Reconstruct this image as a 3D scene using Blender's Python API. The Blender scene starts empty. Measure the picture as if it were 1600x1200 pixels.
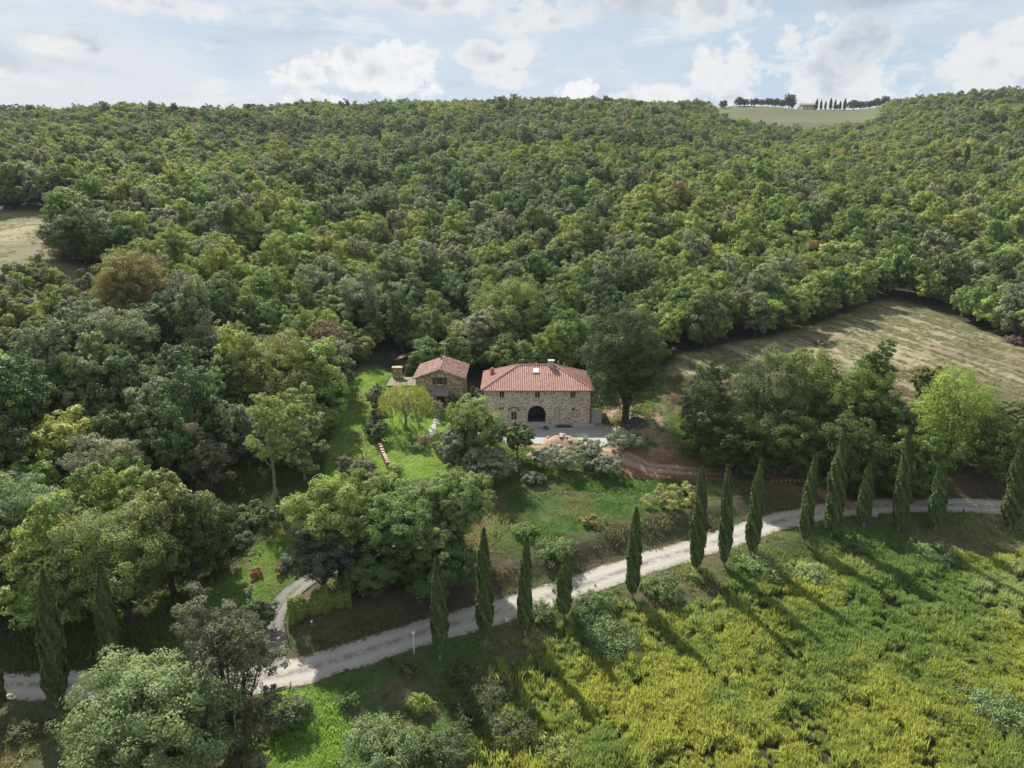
import bpy, bmesh, math, random
import numpy as np
from mathutils import Vector, Matrix
from mathutils.geometry import tessellate_polygon

R = math.radians
scene = bpy.context.scene
C = scene.collection

# ------------------------------------------------------------------ camera
CAMZ, PITCH, LENS = 36.0, 15.0, 25.0
cam_d = bpy.data.cameras.new('camera')
cam_d.lens = LENS
cam_d.sensor_width = 36.0
cam_d.clip_start, cam_d.clip_end = 0.5, 6000
cam = bpy.data.objects.new('camera', cam_d)
C.objects.link(cam)
cam.location = (0, 0, CAMZ)
cam.rotation_euler = (R(90 - PITCH), 0, 0)
scene.camera = cam
FPX = LENS / 36.0 * 1600.0
CP, SP = math.cos(R(PITCH)), math.sin(R(PITCH))

# ------------------------------------------------------------------ light
SUN_AZ, SUN_EL = R(-27), R(43)          # azimuth from +Y, clockwise positive
sun_vec = Vector((math.sin(SUN_AZ) * math.cos(SUN_EL), math.cos(SUN_AZ) * math.cos(SUN_EL), math.sin(SUN_EL)))
sl = bpy.data.lights.new('sun', 'SUN')
sl.energy = 5.0
sl.angle = R(0.55)
sl.color = (1.0, 0.955, 0.88)
so = bpy.data.objects.new('sun', sl)
so.rotation_euler = sun_vec.to_track_quat('Z', 'Y').to_euler()
so.location = (0, 0, 200)
C.objects.link(so)

scene.view_settings.view_transform = 'Standard'
scene.view_settings.look = 'None'
scene.view_settings.exposure = 1.0
scene.view_settings.gamma = 1.0
scene.cycles.max_bounces = 6
scene.cycles.diffuse_bounces = 3
scene.cycles.transmission_bounces = 3
scene.cycles.glossy_bounces = 2
scene.cycles.transparent_max_bounces = 4
scene.cycles.volume_bounces = 0
scene.cycles.use_denoising = True
scene.cycles.denoiser = 'OPENIMAGEDENOISE'
scene.cycles.denoising_input_passes = 'RGB_ALBEDO_NORMAL'
scene.cycles.denoising_prefilter = 'ACCURATE'
scene.cycles.caustics_reflective = False
scene.cycles.caustics_refractive = False


class NT:
    """small helper around a node tree"""
    def __init__(self, tree):
        self.t = tree
        tree.nodes.clear()

    def n(self, typ, inputs=None, **props):
        nd = self.t.nodes.new(typ)
        for k, v in props.items():
            setattr(nd, k, v)
        if inputs:
            for k, v in inputs.items():
                self.set(nd.inputs[k], v)
        return nd

    def set(self, sock, v):
        if isinstance(v, bpy.types.NodeSocket):
            self.t.links.new(v, sock)
        elif isinstance(v, bpy.types.Node):
            self.t.links.new(v.outputs[0], sock)
        else:
            sock.default_value = v

    def m(self, op, a, b=None, c=None, clamp=False):
        nd = self.t.nodes.new('ShaderNodeMath')
        nd.operation = op
        nd.use_clamp = clamp
        self.set(nd.inputs[0], a)
        if b is not None:
            self.set(nd.inputs[1], b)
        if c is not None:
            self.set(nd.inputs[2], c)
        return nd.outputs[0]

    def smooth(self, x, lo, hi):
        nd = self.t.nodes.new('ShaderNodeMapRange')
        nd.interpolation_type = 'SMOOTHSTEP'
        self.set(nd.inputs[0], x)
        nd.inputs[1].default_value, nd.inputs[2].default_value = lo, hi
        nd.inputs[3].default_value, nd.inputs[4].default_value = 0, 1
        return nd.outputs[0]

    def remap(self, x, lo, hi, a, b):
        nd = self.t.nodes.new('ShaderNodeMapRange')
        self.set(nd.inputs[0], x)
        for i, v in enumerate((lo, hi, a, b)):
            nd.inputs[i + 1].default_value = v
        return nd.outputs[0]

    def mix(self, f, a, b, blend='MIX'):
        nd = self.t.nodes.new('ShaderNodeMix')
        nd.data_type = 'RGBA'
        nd.blend_type = blend
        self.set(nd.inputs[0], f)
        self.set(nd.inputs[6], a if not isinstance(a, tuple) else (*a[:3], 1))
        self.set(nd.inputs[7], b if not isinstance(b, tuple) else (*b[:3], 1))
        return nd.outputs[2]

    def noise(self, vec, scale, detail=4, rough=0.55, dist=0.0):
        nd = self.n('ShaderNodeTexNoise', {'Scale': scale, 'Detail': detail, 'Roughness': rough, 'Distortion': dist})
        if vec is not None:
            self.set(nd.inputs['Vector'], vec)
        return nd.outputs['Fac']


def pix_dir(u, v):
    xn, yc = (u - 800) / FPX, (v - 600) / FPX
    return np.array([xn, CP - yc * SP, -(SP + yc * CP)])


def az_el(u, v):
    d = pix_dir(u, v)
    d = d / np.linalg.norm(d)
    return math.atan2(d[0], d[1]), math.asin(d[2])


# ------------------------------------------------------------------ sky (world)
def build_world():
    w = bpy.data.worlds.new('World')
    scene.world = w
    w.use_nodes = True
    T = NT(w.node_tree)
    out = T.n('ShaderNodeOutputWorld')
    bg = T.n('ShaderNodeBackground')
    bg.inputs['Strength'].default_value = 0.08
    T.set(out.inputs['Surface'], bg.outputs[0])
    sky = T.n('ShaderNodeTexSky', sky_type='NISHITA')
    sky.sun_disc = False
    sky.sun_elevation = SUN_EL
    sky.sun_rotation = SUN_AZ
    sky.altitude = 300
    sky.air_density = 1.0
    sky.dust_density = 0.6
    sky.ozone_density = 1.0
    tc = T.n('ShaderNodeTexCoord')
    vec = tc.outputs['Generated']
    sep = T.n('ShaderNodeSeparateXYZ', {0: vec})
    x, y, z = sep.outputs
    az = T.m('ARCTAN2', x, y)
    el = T.m('ARCSINE', z)
    comb = T.n('ShaderNodeCombineXYZ', {0: T.m('MULTIPLY', az, 1.0), 1: T.m('MULTIPLY', el, 2.6), 2: 0.0}).outputs[0]
    fine = T.n('ShaderNodeCombineXYZ', {0: az, 1: T.m('MULTIPLY', el, 1.25), 2: 0.3}).outputs[0]
    base = T.mix(0.85, sky.outputs[0], (3.05, 3.75, 4.5))
    # thin veil of high cloud
    v1 = T.noise(comb, 3.1, 6, 0.6, 0.6)
    v2 = T.noise(comb, 9.0, 5, 0.6, 0.3)
    veil = T.smooth(T.m('ADD', T.m('MULTIPLY', v1, 0.75), T.m('MULTIPLY', v2, 0.25)), 0.36, 0.60)
    left = T.smooth(az, 0.05, -0.35)
    veil = T.m('MULTIPLY', veil, T.m('ADD', 0.62, T.m('MULTIPLY', left, 0.28)))
    veil = T.m('ADD', veil, T.m('MULTIPLY', left, 0.22), clamp=True)
    col = T.mix(veil, base, (4.6, 4.85, 5.1))
    comb2 = T.n('ShaderNodeCombineXYZ', {0: az, 1: T.m('MULTIPLY', el, 3.4), 2: 2.7}).outputs[0]
    g1 = T.smooth(T.noise(comb2, 5.2, 6, 0.62, 0.5), 0.50, 0.68)
    col = T.mix(T.m('MULTIPLY', g1, T.m('MULTIPLY', T.smooth(el, 0.05, 0.14), 0.62)), col, (3.2, 3.65, 4.15))
    w1 = T.smooth(T.noise(comb2, 7.5, 7, 0.62, 0.3), 0.52, 0.66)
    col = T.mix(T.m('MULTIPLY', w1, 0.7), col, (5.2, 5.35, 5.5))
    nb = T.noise(fine, 11.0, 8, 0.62, 0.15)
    nb2 = T.noise(fine, 30.0, 6, 0.6, 0.0)
    puff = T.n('ShaderNodeTexVoronoi', {'Vector': fine, 'Scale': 26.0, 'Detail': 3.0, 'Roughness': 0.6}).outputs['Distance']
    shade_n = T.noise(fine, 8.0, 5, 0.55, 0.4)
    # (u, v, half width px, half height above, half height below, brightness, grey, softness)
    clouds = [
        (585, 118, 95, 52, 40, 9.4, 0.10, 0.16), (480, 120, 55, 30, 34, 9.3, 0.10, 0.16), (500, 152, 60, 26, 30, 9.3, 0.05, 0.2),
        (770, 88, 75, 25, 22, 9.0, 0.25, 0.22), (790, 125, 55, 18, 18, 8.9, 0.2, 0.3),
        (908, 142, 32, 20, 26, 9.5, 0.05, 0.16),
        (1040, 148, 70, 22, 26, 9.1, 0.15, 0.22), (1150, 118, 85, 58, 60, 9.2, 0.25, 0.2), (1290, 110, 150, 78, 60, 9.1, 0.35, 0.2),
        (1380, 60, 90, 40, 50, 8.6, 0.6, 0.25), (1540, 90, 120, 60, 70, 8.9, 0.3, 0.25),
        (1020, 10, 120, 50, 30, 7.6, 0.95, 0.4), (1110, 20, 70, 40, 26, 8.6, 0.2, 0.3), (1400, -6, 110, 30, 20, 6.7, 1.0, 0.4),
        (700, 5, 200, 26, 20, 8.8, 0.15, 0.4), (135, 72, 40, 26, 20, 7.3, 0.9, 0.4), (95, 78, 60, 22, 16, 8.9, 0.1, 0.4),
        (20, 120, 110, 20, 20, 8.9, 0.1, 0.5), (230, 5, 160, 22, 22, 8.9, 0.1, 0.5), (860, 30, 110, 26, 20, 8.8, 0.2, 0.4),
    ]
    dn = T.m('SUBTRACT', T.m('ADD', T.m('MULTIPLY', nb, 1.25), T.m('MULTIPLY', puff, 0.45)), 0.83)
    dn = T.m('ADD', dn, T.m('MULTIPLY', T.m('SUBTRACT', nb2, 0.5), 0.25))
    for (u, v, hw, ha, hb, br, gr, soft) in clouds:
        hw, ha, hb = hw * 1.5, ha * 1.38, hb * 1.35
        a0, e0 = az_el(u, v)
        a1, _ = az_el(u + hw, v)
        _, eu = az_el(u, v - ha)
        _, ed = az_el(u, v + hb)
        da = T.m('DIVIDE', T.m('SUBTRACT', az, a0), abs(a1 - a0))
        de = T.m('SUBTRACT', el, e0)
        de = T.m('ADD', T.m('DIVIDE', T.m('MAXIMUM', de, 0.0), abs(eu - e0)), T.m('DIVIDE', T.m('MINIMUM', de, 0.0), abs(ed - e0)))
        d = T.m('SQRT', T.m('ADD', T.m('MULTIPLY', da, da), T.m('MULTIPLY', de, de)))
        d = T.m('ADD', d, T.m('MULTIPLY', dn, 1.25))
        mask = T.smooth(d, 1.06 + soft * 0.35, 1.0 - soft * 1.0)
        # underside and self shadow: grey-blue
        sh = T.smooth(T.m('ADD', T.m('MULTIPLY', de, 0.45), T.m('MULTIPLY', T.m('SUBTRACT', shade_n, 0.5), 2.6)), 0.75, -0.35) if False else T.smooth(T.m('ADD', T.m('SUBTRACT', 0.75, d), T.m('MULTIPLY', T.m('SUBTRACT', shade_n, 0.5), 3.0)), -0.1, 0.75)
        sh = T.m('ADD', T.m('MULTIPLY', sh, 0.62), gr * 0.5, clamp=True)
        br *= 0.61
        cc = T.mix(sh, (br, br * 1.005, br * 1.01), (2.95, 3.4, 3.95))
        col = T.mix(mask, col, cc)
    T.set(bg.inputs['Color'], col)


build_world()


# ------------------------------------------------------------------ small numpy helpers
def fbm(x, y, scale=1.0, octaves=4, seed=0):
    x = np.asarray(x, float) * scale
    y = np.asarray(y, float) * scale
    tot = np.zeros(np.broadcast(x, y).shape)
    amp, norm = 1.0, 0.0
    for o in range(octaves):
        xi, yi = np.floor(x), np.floor(y)
        fx, fy = x - xi, y - yi
        fx, fy = fx * fx * (3 - 2 * fx), fy * fy * (3 - 2 * fy)

        def hsh(a, b):
            s = np.sin(a * 127.1 + b * 311.7 + (seed + o * 17) * 74.7) * 43758.5453
            return s - np.floor(s)
        v = (hsh(xi, yi) * (1 - fx) + hsh(xi + 1, yi) * fx) * (1 - fy) + (hsh(xi, yi + 1) * (1 - fx) + hsh(xi + 1, yi + 1) * fx) * fy
        tot += v * amp
        norm += amp
        amp *= 0.5
        x, y = x * 2.03 + 5.2, y * 2.03 + 1.3
    return tot / norm


def sstep(x, a, b):
    t = np.clip((np.asarray(x, float) - a) / (b - a), 0, 1)
    return t * t * (3 - 2 * t)


def in_poly(px, py, poly):
    px, py = np.asarray(px, float), np.asarray(py, float)
    c = np.zeros(px.shape, bool)
    n = len(poly)
    for i in range(n):
        x0, y0 = poly[i]
        x1, y1 = poly[(i + 1) % n]
        if y0 == y1:
            continue
        k = ((y0 > py) != (y1 > py)) & (px < (x1 - x0) * (py - y0) / (y1 - y0) + x0)
        c ^= k
    return c


def poly_dist(px, py, pts):
    """distance to an open polyline, and the signed side (+ = left of its direction)"""
    px, py = np.asarray(px, float), np.asarray(py, float)
    best = np.full(px.shape, 1e9)
    side = np.zeros(px.shape)
    for (x0, y0), (x1, y1) in zip(pts[:-1], pts[1:]):
        dx, dy = x1 - x0, y1 - y0
        L2 = dx * dx + dy * dy
        t = np.clip(((px - x0) * dx + (py - y0) * dy) / L2, 0, 1)
        d = np.hypot(px - x0 - t * dx, py - y0 - t * dy)
        s = np.sign((px - x0) * -dy + (py - y0) * dx)
        k = d < best
        best = np.where(k, d, best)
        side = np.where(k, s, side)
    return best, side


def poly_sdist(px, py, poly):
    """signed distance to a closed polygon: negative inside"""
    d, _ = poly_dist(px, py, list(poly) + [poly[0]])
    return np.where(in_poly(px, py, poly), -d, d)


def spline(pts, step=1.0):
    """Catmull-Rom resample of a 2D polyline"""
    P = [np.array(p, float) for p in pts]
    P = [2 * P[0] - P[1]] + P + [2 * P[-1] - P[-2]]
    out = []
    for i in range(1, len(P) - 2):
        a, b, c, d = P[i - 1], P[i], P[i + 1], P[i + 2]
        n = max(2, int(np.linalg.norm(c - b) / step))
        for k in range(n):
            t = k / n
            out.append(0.5 * (2 * b + (c - a) * t + (2 * a - 5 * b + 4 * c - d) * t * t + (3 * b - a - 3 * c + d) * t ** 3))
    out.append(P[-2])
    return np.array(out)


# ------------------------------------------------------------------ terrain height
def X_of(u, Y, z):
    yc = math.tan(math.atan((CAMZ - z) / Y) - R(PITCH))
    return (u - 800) / FPX * Y / (CP - yc * SP)


CTRL = [  # (u, Y, z)
    # field and foreground
    (0, 44, -6.3), (400, 45, -6.3), (800, 45, -6.8), (1200, 45, -7.3), (1600, 45, -7.5), (800, 20, -7.5), (0, 20, -7), (1600, 20, -8),
    (900, 58, -6.2), (1200, 60, -6.6), (1600, 62, -6.8), (1600, 75, -5.8), (1300, 74, -5.6),
    # the road
    (60, 53.2, -5.5), (240, 53.3, -5.3), (420, 53.5, -5.0), (660, 60, -5.0), (850, 66.2, -5.0), (1000, 71.9, -4.5), (1150, 78.7, -4.0),
    (1300, 85.6, -4.0), (1450, 87, -4.0), (1600, 86.5, -4.0), (1900, 83, -4.2), (-200, 52, -5.8),
    # lane, lawn, slope under the house
    (430, 60, -4.2), (480, 66, -3.2), (420, 72, -2.8), (330, 72, -3.2), (560, 74, -2.9), (700, 76, -2.8), (900, 83, -2.8), (1000, 80, -3.2), (1150, 90, -3.3),
    (1130, 95, -2.9), (1020, 96.5, -2.3), (1290, 91, -3.7), (900, 96, -0.7), (780, 92, -1.3),
    # house shelf and garden
    (760, 108, 0.0), (840, 104, 0.0), (920, 108, 0.0), (840, 122, 0.4), (760, 118, 0.4), (960, 112, 0.5), (1040, 102, -1.5), (690, 117, 0.5), (650, 100, -0.2),
    (545, 110, 1.0), (575, 124, 4.0), (570, 95.6, -1.0), (640, 132, 2.4), (620, 121, 1.3), (600, 87, -2.0), (1060, 120, 2.0),
    # right mass and clearing
    (1200, 105, -1.0), (1400, 105, -0.5), (1600, 103, 0.0), (1250, 143, 5.4), (1380, 174, 9.8), (1600, 118, 3.8), (1590, 150, 6.0), (1080, 140, 5.0),
    (1800, 115, 3.0), (1450, 130, 5.0), (1800, 150, 6),
    # forest slope behind
    (800, 145, 2.0), (800, 190, 11), (800, 270, 27), (800, 350, 42), (800, 500, 69), (800, 700, 108),
    (500, 145, 6), (500, 190, 13), (500, 270, 28), (500, 350, 43), (500, 500, 68), (500, 640, 98),
    (1150, 190, 10), (1150, 270, 26), (1150, 400, 47), (1150, 550, 70), (1250, 690, 82),
    (1500, 200, 12), (1500, 260, 25), (1500, 330, 41), (1500, 430, 60), (1500, 520, 78),
    (1900, 200, 12), (1900, 330, 42), (1900, 520, 78),
    # left hill
    (60, 150, 20.8), (40, 180, 25.6), (40, 220, 31), (60, 300, 42), (80, 400, 58), (100, 600, 92), (100, 130, 15.5), (200, 124, 11.5), (200, 108, 5.0), (230, 88, -1.6),
    (60, 90, 0.5), (40, 68, -4.0), (200, 64, -4.6), (330, 100, 1.5), (300, 82, -2.4), (420, 95, 0.0), (470, 112, 1.0), (-300, 150, 22), (-300, 90, 1), (-300, 300, 44), (-300, 600, 95),
    (350, 145, 11), (430, 125, 4),
    # far field and the ridge behind
    (1250, 745, 104), (1150, 820, 118), (1350, 820, 120), (1150, 925, 135), (1400, 925, 139), (1000, 900, 126), (1700, 925, 138),
    # beyond
    (100, 1000, 96), (600, 1000, 108), (900, 1200, 118), (1300, 1200, 130), (1700, 1200, 125), (-300, 1000, 95), (2000, 1000, 110), (100, 1700, 60), (800, 1700, 70), (1600, 1700, 70),
]
_cp = np.array([(X_of(u, Y, z), Y, z) for (u, Y, z) in CTRL])


def _tps_fit():
    # a logarithmic-in-distance warp keeps near and far control points equally weighted
    P = _warp(_cp[:, 0], _cp[:, 1])
    n = len(P)
    d2 = ((P[:, None, :] - P[None, :, :]) ** 2).sum(-1)
    K = np.where(d2 > 0, 0.5 * d2 * np.log(d2 + 1e-12), 0) + np.eye(n) * 0.002
    Q = np.hstack([np.ones((n, 1)), P])
    A = np.zeros((n + 3, n + 3))
    A[:n, :n] = K
    A[:n, n:] = Q
    A[n:, :n] = Q.T
    b = np.zeros(n + 3)
    b[:n] = _cp[:, 2]
    return P, np.linalg.solve(A, b)


def _warp(X, Y):
    s = np.maximum(np.hypot(X, Y), 1.0)
    k = np.log1p(s / 60.0) / (s / 60.0)
    return np.stack([X / 60.0 * k, Y / 60.0 * k], -1)


_TP, _TW = _tps_fit()


def h_base(X, Y):
    X, Y = np.asarray(X, float), np.asarray(Y, float)
    sh = X.shape
    P = _warp(X.ravel(), Y.ravel())
    out = np.empty(len(P))
    n = len(_TP)
    for i in range(0, len(P), 40000):
        p = P[i:i + 40000]
        d2 = ((p[:, None, :] - _TP[None, :, :]) ** 2).sum(-1)
        K = 0.5 * d2 * np.log(d2 + 1e-12)
        out[i:i + 40000] = K @ _TW[:n] + _TW[n] + p @ _TW[n + 1:]
    return out.reshape(sh)


def hit(u, v, hf):
    """the point of the ground seen at photo pixel (u, v)"""
    d = pix_dir(u, v)
    ts = np.concatenate([np.arange(25, 200, 0.5), np.arange(200, 1500, 3.0)])
    z = CAMZ + ts * d[2]
    g = hf(ts * d[0], ts * d[1])
    k = np.nonzero(z < g)[0]
    if len(k) == 0:
        t = ts[-1]
    else:
        i = max(k[0], 1)
        lo, hi = ts[i - 1], ts[i]
        for _ in range(14):
            mid = 0.5 * (lo + hi)
            if CAMZ + mid * d[2] < float(hf(np.array([mid * d[0]]), np.array([mid * d[1]]))[0]):
                hi = mid
            else:
                lo = mid
        t = hi
    return np.array([t * d[0], t * d[1]])


def hits(pts, hf):
    return np.array([hit(u, v, hf) for u, v in pts])


ROAD = spline(hits([(-260, 1072), (-100, 1073), (60, 1071), (240, 1070), (420, 1058), (540, 1028), (660, 989), (760, 961), (850, 934), (930, 908), (1000, 883), (1080, 859), (1150, 836), (1225, 813),
                    (1300, 798), (1370, 791), (1450, 789), (1530, 791), (1600, 794), (1700, 800), (1850, 806)], h_base), 1.0)
LANE = spline(hits([(430, 1046), (428, 1012), (428, 986), (430, 964), (448, 934), (482, 909), (508, 896), (545, 888), (600, 865), (632, 845)], h_base), 1.0)
DRIVE = spline(hits([(1330, 797), (1300, 778), (1262, 764), (1200, 752), (1130, 742), (1050, 734), (990, 727), (940, 715)], h_base), 1.0)
YARD_P = [(-5.6, 108.7), (14.5, 108.7), (17, 105), (18, 101), (12, 98.5), (5, 99.5), (-1, 100.5), (-3, 103), (-7, 104), (-7.5, 107)]


def h_ground(X, Y):
    """terrain: smooth base, a cut bank on the uphill side of the road, level shelves for road and houses, small bumps"""
    X, Y = np.asarray(X, float), np.asarray(Y, float)
    z = h_base(X, Y)
    d, s = poly_dist(X, Y, ROAD)
    bank = 1.25 * sstep(d, 2.4, 5.2) * (1 - sstep(d, 6.5, 16.0)) * (s > 0) * sstep(X, -24, -14)
    fall = -0.5 * sstep(d, 3.0, 7.0) * (1 - sstep(d, 9.0, 24.0)) * (s < 0)
    z = z + bank + fall
    dd, _ = poly_dist(X, Y, DRIVE)
    z = z + 1.0 * sstep(dd, 2.2, 4.5) * (1 - sstep(dd, 5, 11)) * (Y > 96) * sstep(X, 12, 20) * (1 - sstep(X, 38, 48))
    rough = sstep(d, 2.5, 6.0) * sstep(dd, 2.0, 4.0)
    flat = (1 - sstep(np.hypot(np.maximum(np.abs(X - 3) - 13, 0), np.maximum(np.abs(Y - 110) - 12, 0)), 0, 5))
    flat2 = (1 - sstep(np.hypot(np.maximum(np.abs(X + 13) - 7, 0), np.maximum(np.abs(Y - 121) - 7, 0)), 0, 4))
    rough = rough * (1 - flat) * (1 - flat2)
    z = z * (1 - flat * 0.85) + flat * 0.85 * 0.0
    z = z * (1 - flat2 * 0.8) + flat2 * 0.8 * 0.5
    z = z + rough * ((fbm(X, Y, 0.14, 3, 3) - 0.5) * 0.9 + (fbm(X, Y, 0.5, 2, 9) - 0.5) * 0.25)
    far = sstep(np.hypot(X, Y), 140, 260)
    z = z + far * ((fbm(X, Y, 0.011, 3, 21) - 0.5) * 13.0)
    return z


def hz(x, y):
    return float(h_ground(np.array([x]), np.array([y]))[0])


def G(u, v):
    x, y = hit(u, v, h_ground)
    return Vector((x, y, hz(x, y)))


def project(X, Y, Z):
    """world -> photo pixel (1600 x 1200)"""
    X, Y, Z = np.asarray(X, float), np.asarray(Y, float), np.asarray(Z, float) - CAMZ
    zc = Y * CP - Z * SP
    yc = -(Y * SP + Z * CP)
    zc = np.maximum(zc, 1e-3)
    return 800 + FPX * X / zc, 600 + FPX * yc / zc


# ------------------------------------------------------------------ object helpers
def tag(o, label=None, cat=None, group=None, kind=None):
    if label:
        o['label'] = label
    if cat:
        o['category'] = cat
    if group:
        o['group'] = group
    if kind:
        o['kind'] = kind
    return o


def link(name, data, parent=None, loc=None):
    o = bpy.data.objects.new(name, data)
    C.objects.link(o)
    if parent is not None:
        o.parent = parent
    if loc is not None:
        o.location = loc
    return o


def empty(name, loc, label, cat, group=None, rz=0.0):
    o = link(name, None, loc=loc)
    o.rotation_euler = (0, 0, rz)
    o.empty_display_size = 0.3
    return tag(o, label, cat, group)


def np_mesh(name, verts, faces, mat=None, tint=None, smooth=False):
    """faces: (n,4) or (n,3) int array"""
    verts = np.ascontiguousarray(verts, dtype=np.float32)
    faces = np.ascontiguousarray(faces, dtype=np.int32)
    me = bpy.data.meshes.new(name)
    me.vertices.add(len(verts))
    me.vertices.foreach_set('co', verts.ravel())
    nf, k = faces.shape
    me.loops.add(nf * k)
    me.loops.foreach_set('vertex_index', faces.ravel())
    me.polygons.add(nf)
    me.polygons.foreach_set('loop_start', np.arange(0, nf * k, k, dtype=np.int32))
    if smooth:
        me.polygons.foreach_set('use_smooth', np.ones(nf, bool))
    if tint is not None:
        a = me.attributes.new('tint', 'FLOAT', 'FACE')
        a.data.foreach_set('value', np.ascontiguousarray(tint, dtype=np.float32))
    me.update()
    me.validate()
    if mat:
        me.materials.append(mat)
    return me


class MB:
    """collects simple solids and builds them as one mesh object"""
    def __init__(self):
        self.bm = bmesh.new()

    def box(self, c, size, rz=0.0, bevel=0.0, m=None):
        r = bmesh.ops.create_cube(self.bm, size=1.0)
        M = Matrix.Translation(c) @ Matrix.Rotation(rz, 4, 'Z') @ (m or Matrix.Identity(4)) @ Matrix.Diagonal((*size, 1))
        bmesh.ops.transform(self.bm, matrix=M, verts=r['verts'])
        if bevel > 0:
            ed = list({e for v in r['verts'] for e in v.link_edges})
            bmesh.ops.bevel(self.bm, geom=ed, offset=bevel, segments=1, affect='EDGES')
        return self

    def tube(self, p0, p1, r0, r1=None, seg=8):
        p0, p1 = Vector(p0), Vector(p1)
        r1 = r0 if r1 is None else r1
        d = p1 - p0
        r = bmesh.ops.create_cone(self.bm, cap_ends=True, segments=seg, radius1=r0, radius2=max(r1, 1e-3), depth=d.length)
        M = Matrix.Translation((p0 + p1) / 2) @ d.to_track_quat('Z', 'Y').to_matrix().to_4x4()
        bmesh.ops.transform(self.bm, matrix=M, verts=r['verts'])
        return self

    def poly(self, pts):
        vs = [self.bm.verts.new(p) for p in pts]
        self.bm.faces.new(vs)
        return self

    def prism(self, pts2, axis_pts):
        """closed prism: the 2D outline pts2 placed by axis_pts(p, t) for t = 0 and 1"""
        a = [self.bm.verts.new(axis_pts(p, 0)) for p in pts2]
        b = [self.bm.verts.new(axis_pts(p, 1)) for p in pts2]
        n = len(pts2)
        self.bm.faces.new(a)
        self.bm.faces.new(list(reversed(b)))
        for i in range(n):
            self.bm.faces.new((a[i], b[i], b[(i + 1) % n], a[(i + 1) % n]))
        return self

    def rock(self, c, r, rng, squash=0.7):
        q = bmesh.ops.create_icosphere(self.bm, subdivisions=1, radius=r)
        ph = rng.uniform(0, 6.28)
        for v in q['verts']:
            k = 1 + 0.35 * math.sin(v.co.x * 5 / r + ph) * math.cos(v.co.y * 4 / r + ph * 2)
            v.co = Vector((v.co.x * k * 1.2, v.co.y * k, v.co.z * k * squash))
        bmesh.ops.transform(self.bm, matrix=Matrix.Translation(c) @ Matrix.Rotation(ph, 4, 'Z'), verts=q['verts'])
        return self

    def build(self, name, mat, parent=None, loc=None, smooth=False):
        bmesh.ops.recalc_face_normals(self.bm, faces=self.bm.faces)
        me = bpy.data.meshes.new(name)
        self.bm.to_mesh(me)
        self.bm.free()
        if smooth:
            for p in me.polygons:
                p.use_smooth = True
        me.materials.append(mat)
        return link(name, me, parent, loc)


# ------------------------------------------------------------------ materials
def mat(name):
    m = bpy.data.materials.new(name)
    m.use_nodes = True
    T = NT(m.node_tree)
    out = T.n('ShaderNodeOutputMaterial')
    return m, T, out


def simple(name, col, rough=0.8, var=0.25, scale=3.0, metallic=0.0, bump=0.0, spec=0.3):
    m, T, out = mat(name)
    tc = T.n('ShaderNodeTexCoord').outputs['Object']
    n1 = T.noise(tc, scale, 5, 0.6)
    n2 = T.noise(tc, scale * 7, 3, 0.6)
    f = T.m('ADD', T.m('MULTIPLY', n1, 0.65), T.m('MULTIPLY', n2, 0.35))
    c = T.mix(T.smooth(f, 0.3, 0.7), tuple(x * (1 - var) for x in col), tuple(min(1, x * (1 + var)) for x in col))
    b = T.n('ShaderNodeBsdfPrincipled', {'Base Color': c, 'Roughness': rough, 'Metallic': metallic, 'Specular IOR Level': spec})
    if bump:
        T.set(b.inputs['Normal'], T.n('ShaderNodeBump', {'Height': f, 'Strength': bump, 'Distance': 0.05}).outputs[0])
    T.set(out.inputs[0], b.outputs[0])
    return m


def leaf_mat(name, source, trans=0.27, spec=0.08, rough=0.6, tint_amt=0.45):
    """foliage: colour from the object's own colour or from its instance attribute, varied by clump and by leaf"""
    m, T, out = mat(name)
    if source == 'object':
        oi = T.n('ShaderNodeObjectInfo')
        col = oi.outputs['Color']
    else:
        at = T.n('ShaderNodeAttribute', attribute_type='INSTANCER', attribute_name='tcol')
        col = at.outputs['Color']
    ti = T.n('ShaderNodeAttribute', attribute_type='GEOMETRY', attribute_name='tint').outputs['Fac']
    col = T.n('ShaderNodeHueSaturation', {'Hue': 0.490, 'Saturation': 0.93, 'Value': 1.96, 'Color': col}).outputs[0]
    warm = T.mix(T.smooth(ti, 0.62, 1.0), col, T.mix(0.55, col, (0.16, 0.15, 0.03)))
    val = T.remap(ti, 0, 1, 1 - tint_amt, 1 + tint_amt)
    c2 = T.n('ShaderNodeHueSaturation', {'Hue': T.remap(ti, 0, 1, 0.512, 0.488), 'Saturation': 1.0, 'Value': val, 'Color': warm}).outputs[0]
    p = T.n('ShaderNodeBsdfPrincipled', {'Base Color': c2, 'Roughness': rough, 'Specular IOR Level': spec})
    tcol = T.n('ShaderNodeHueSaturation', {'Hue': 0.488, 'Saturation': 1.1, 'Value': 1.25, 'Color': c2}).outputs[0]
    tr = T.n('ShaderNodeBsdfTranslucent', {'Color': tcol})
    mx = T.n('ShaderNodeMixShader', {0: trans, 1: p.outputs[0], 2: tr.outputs[0]})
    T.set(out.inputs[0], mx.outputs[0])
    return m


M_LEAF = leaf_mat('foliage', 'object')
M_LEAF_I = leaf_mat('foliage_scattered', 'instance')
M_NEEDLE = leaf_mat('cypress_foliage', 'object', trans=0.14, spec=0.08, rough=0.7)
M_WEED = leaf_mat('weed_foliage', 'instance', trans=0.42, spec=0.08, tint_amt=0.3)
M_BARK = simple('bark', (0.085, 0.065, 0.05), 0.95, 0.4, 2.5, bump=0.6)
M_BARK_PALE = simple('pale_bark', (0.24, 0.21, 0.17), 0.9, 0.35, 2.5, bump=0.4)


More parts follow.
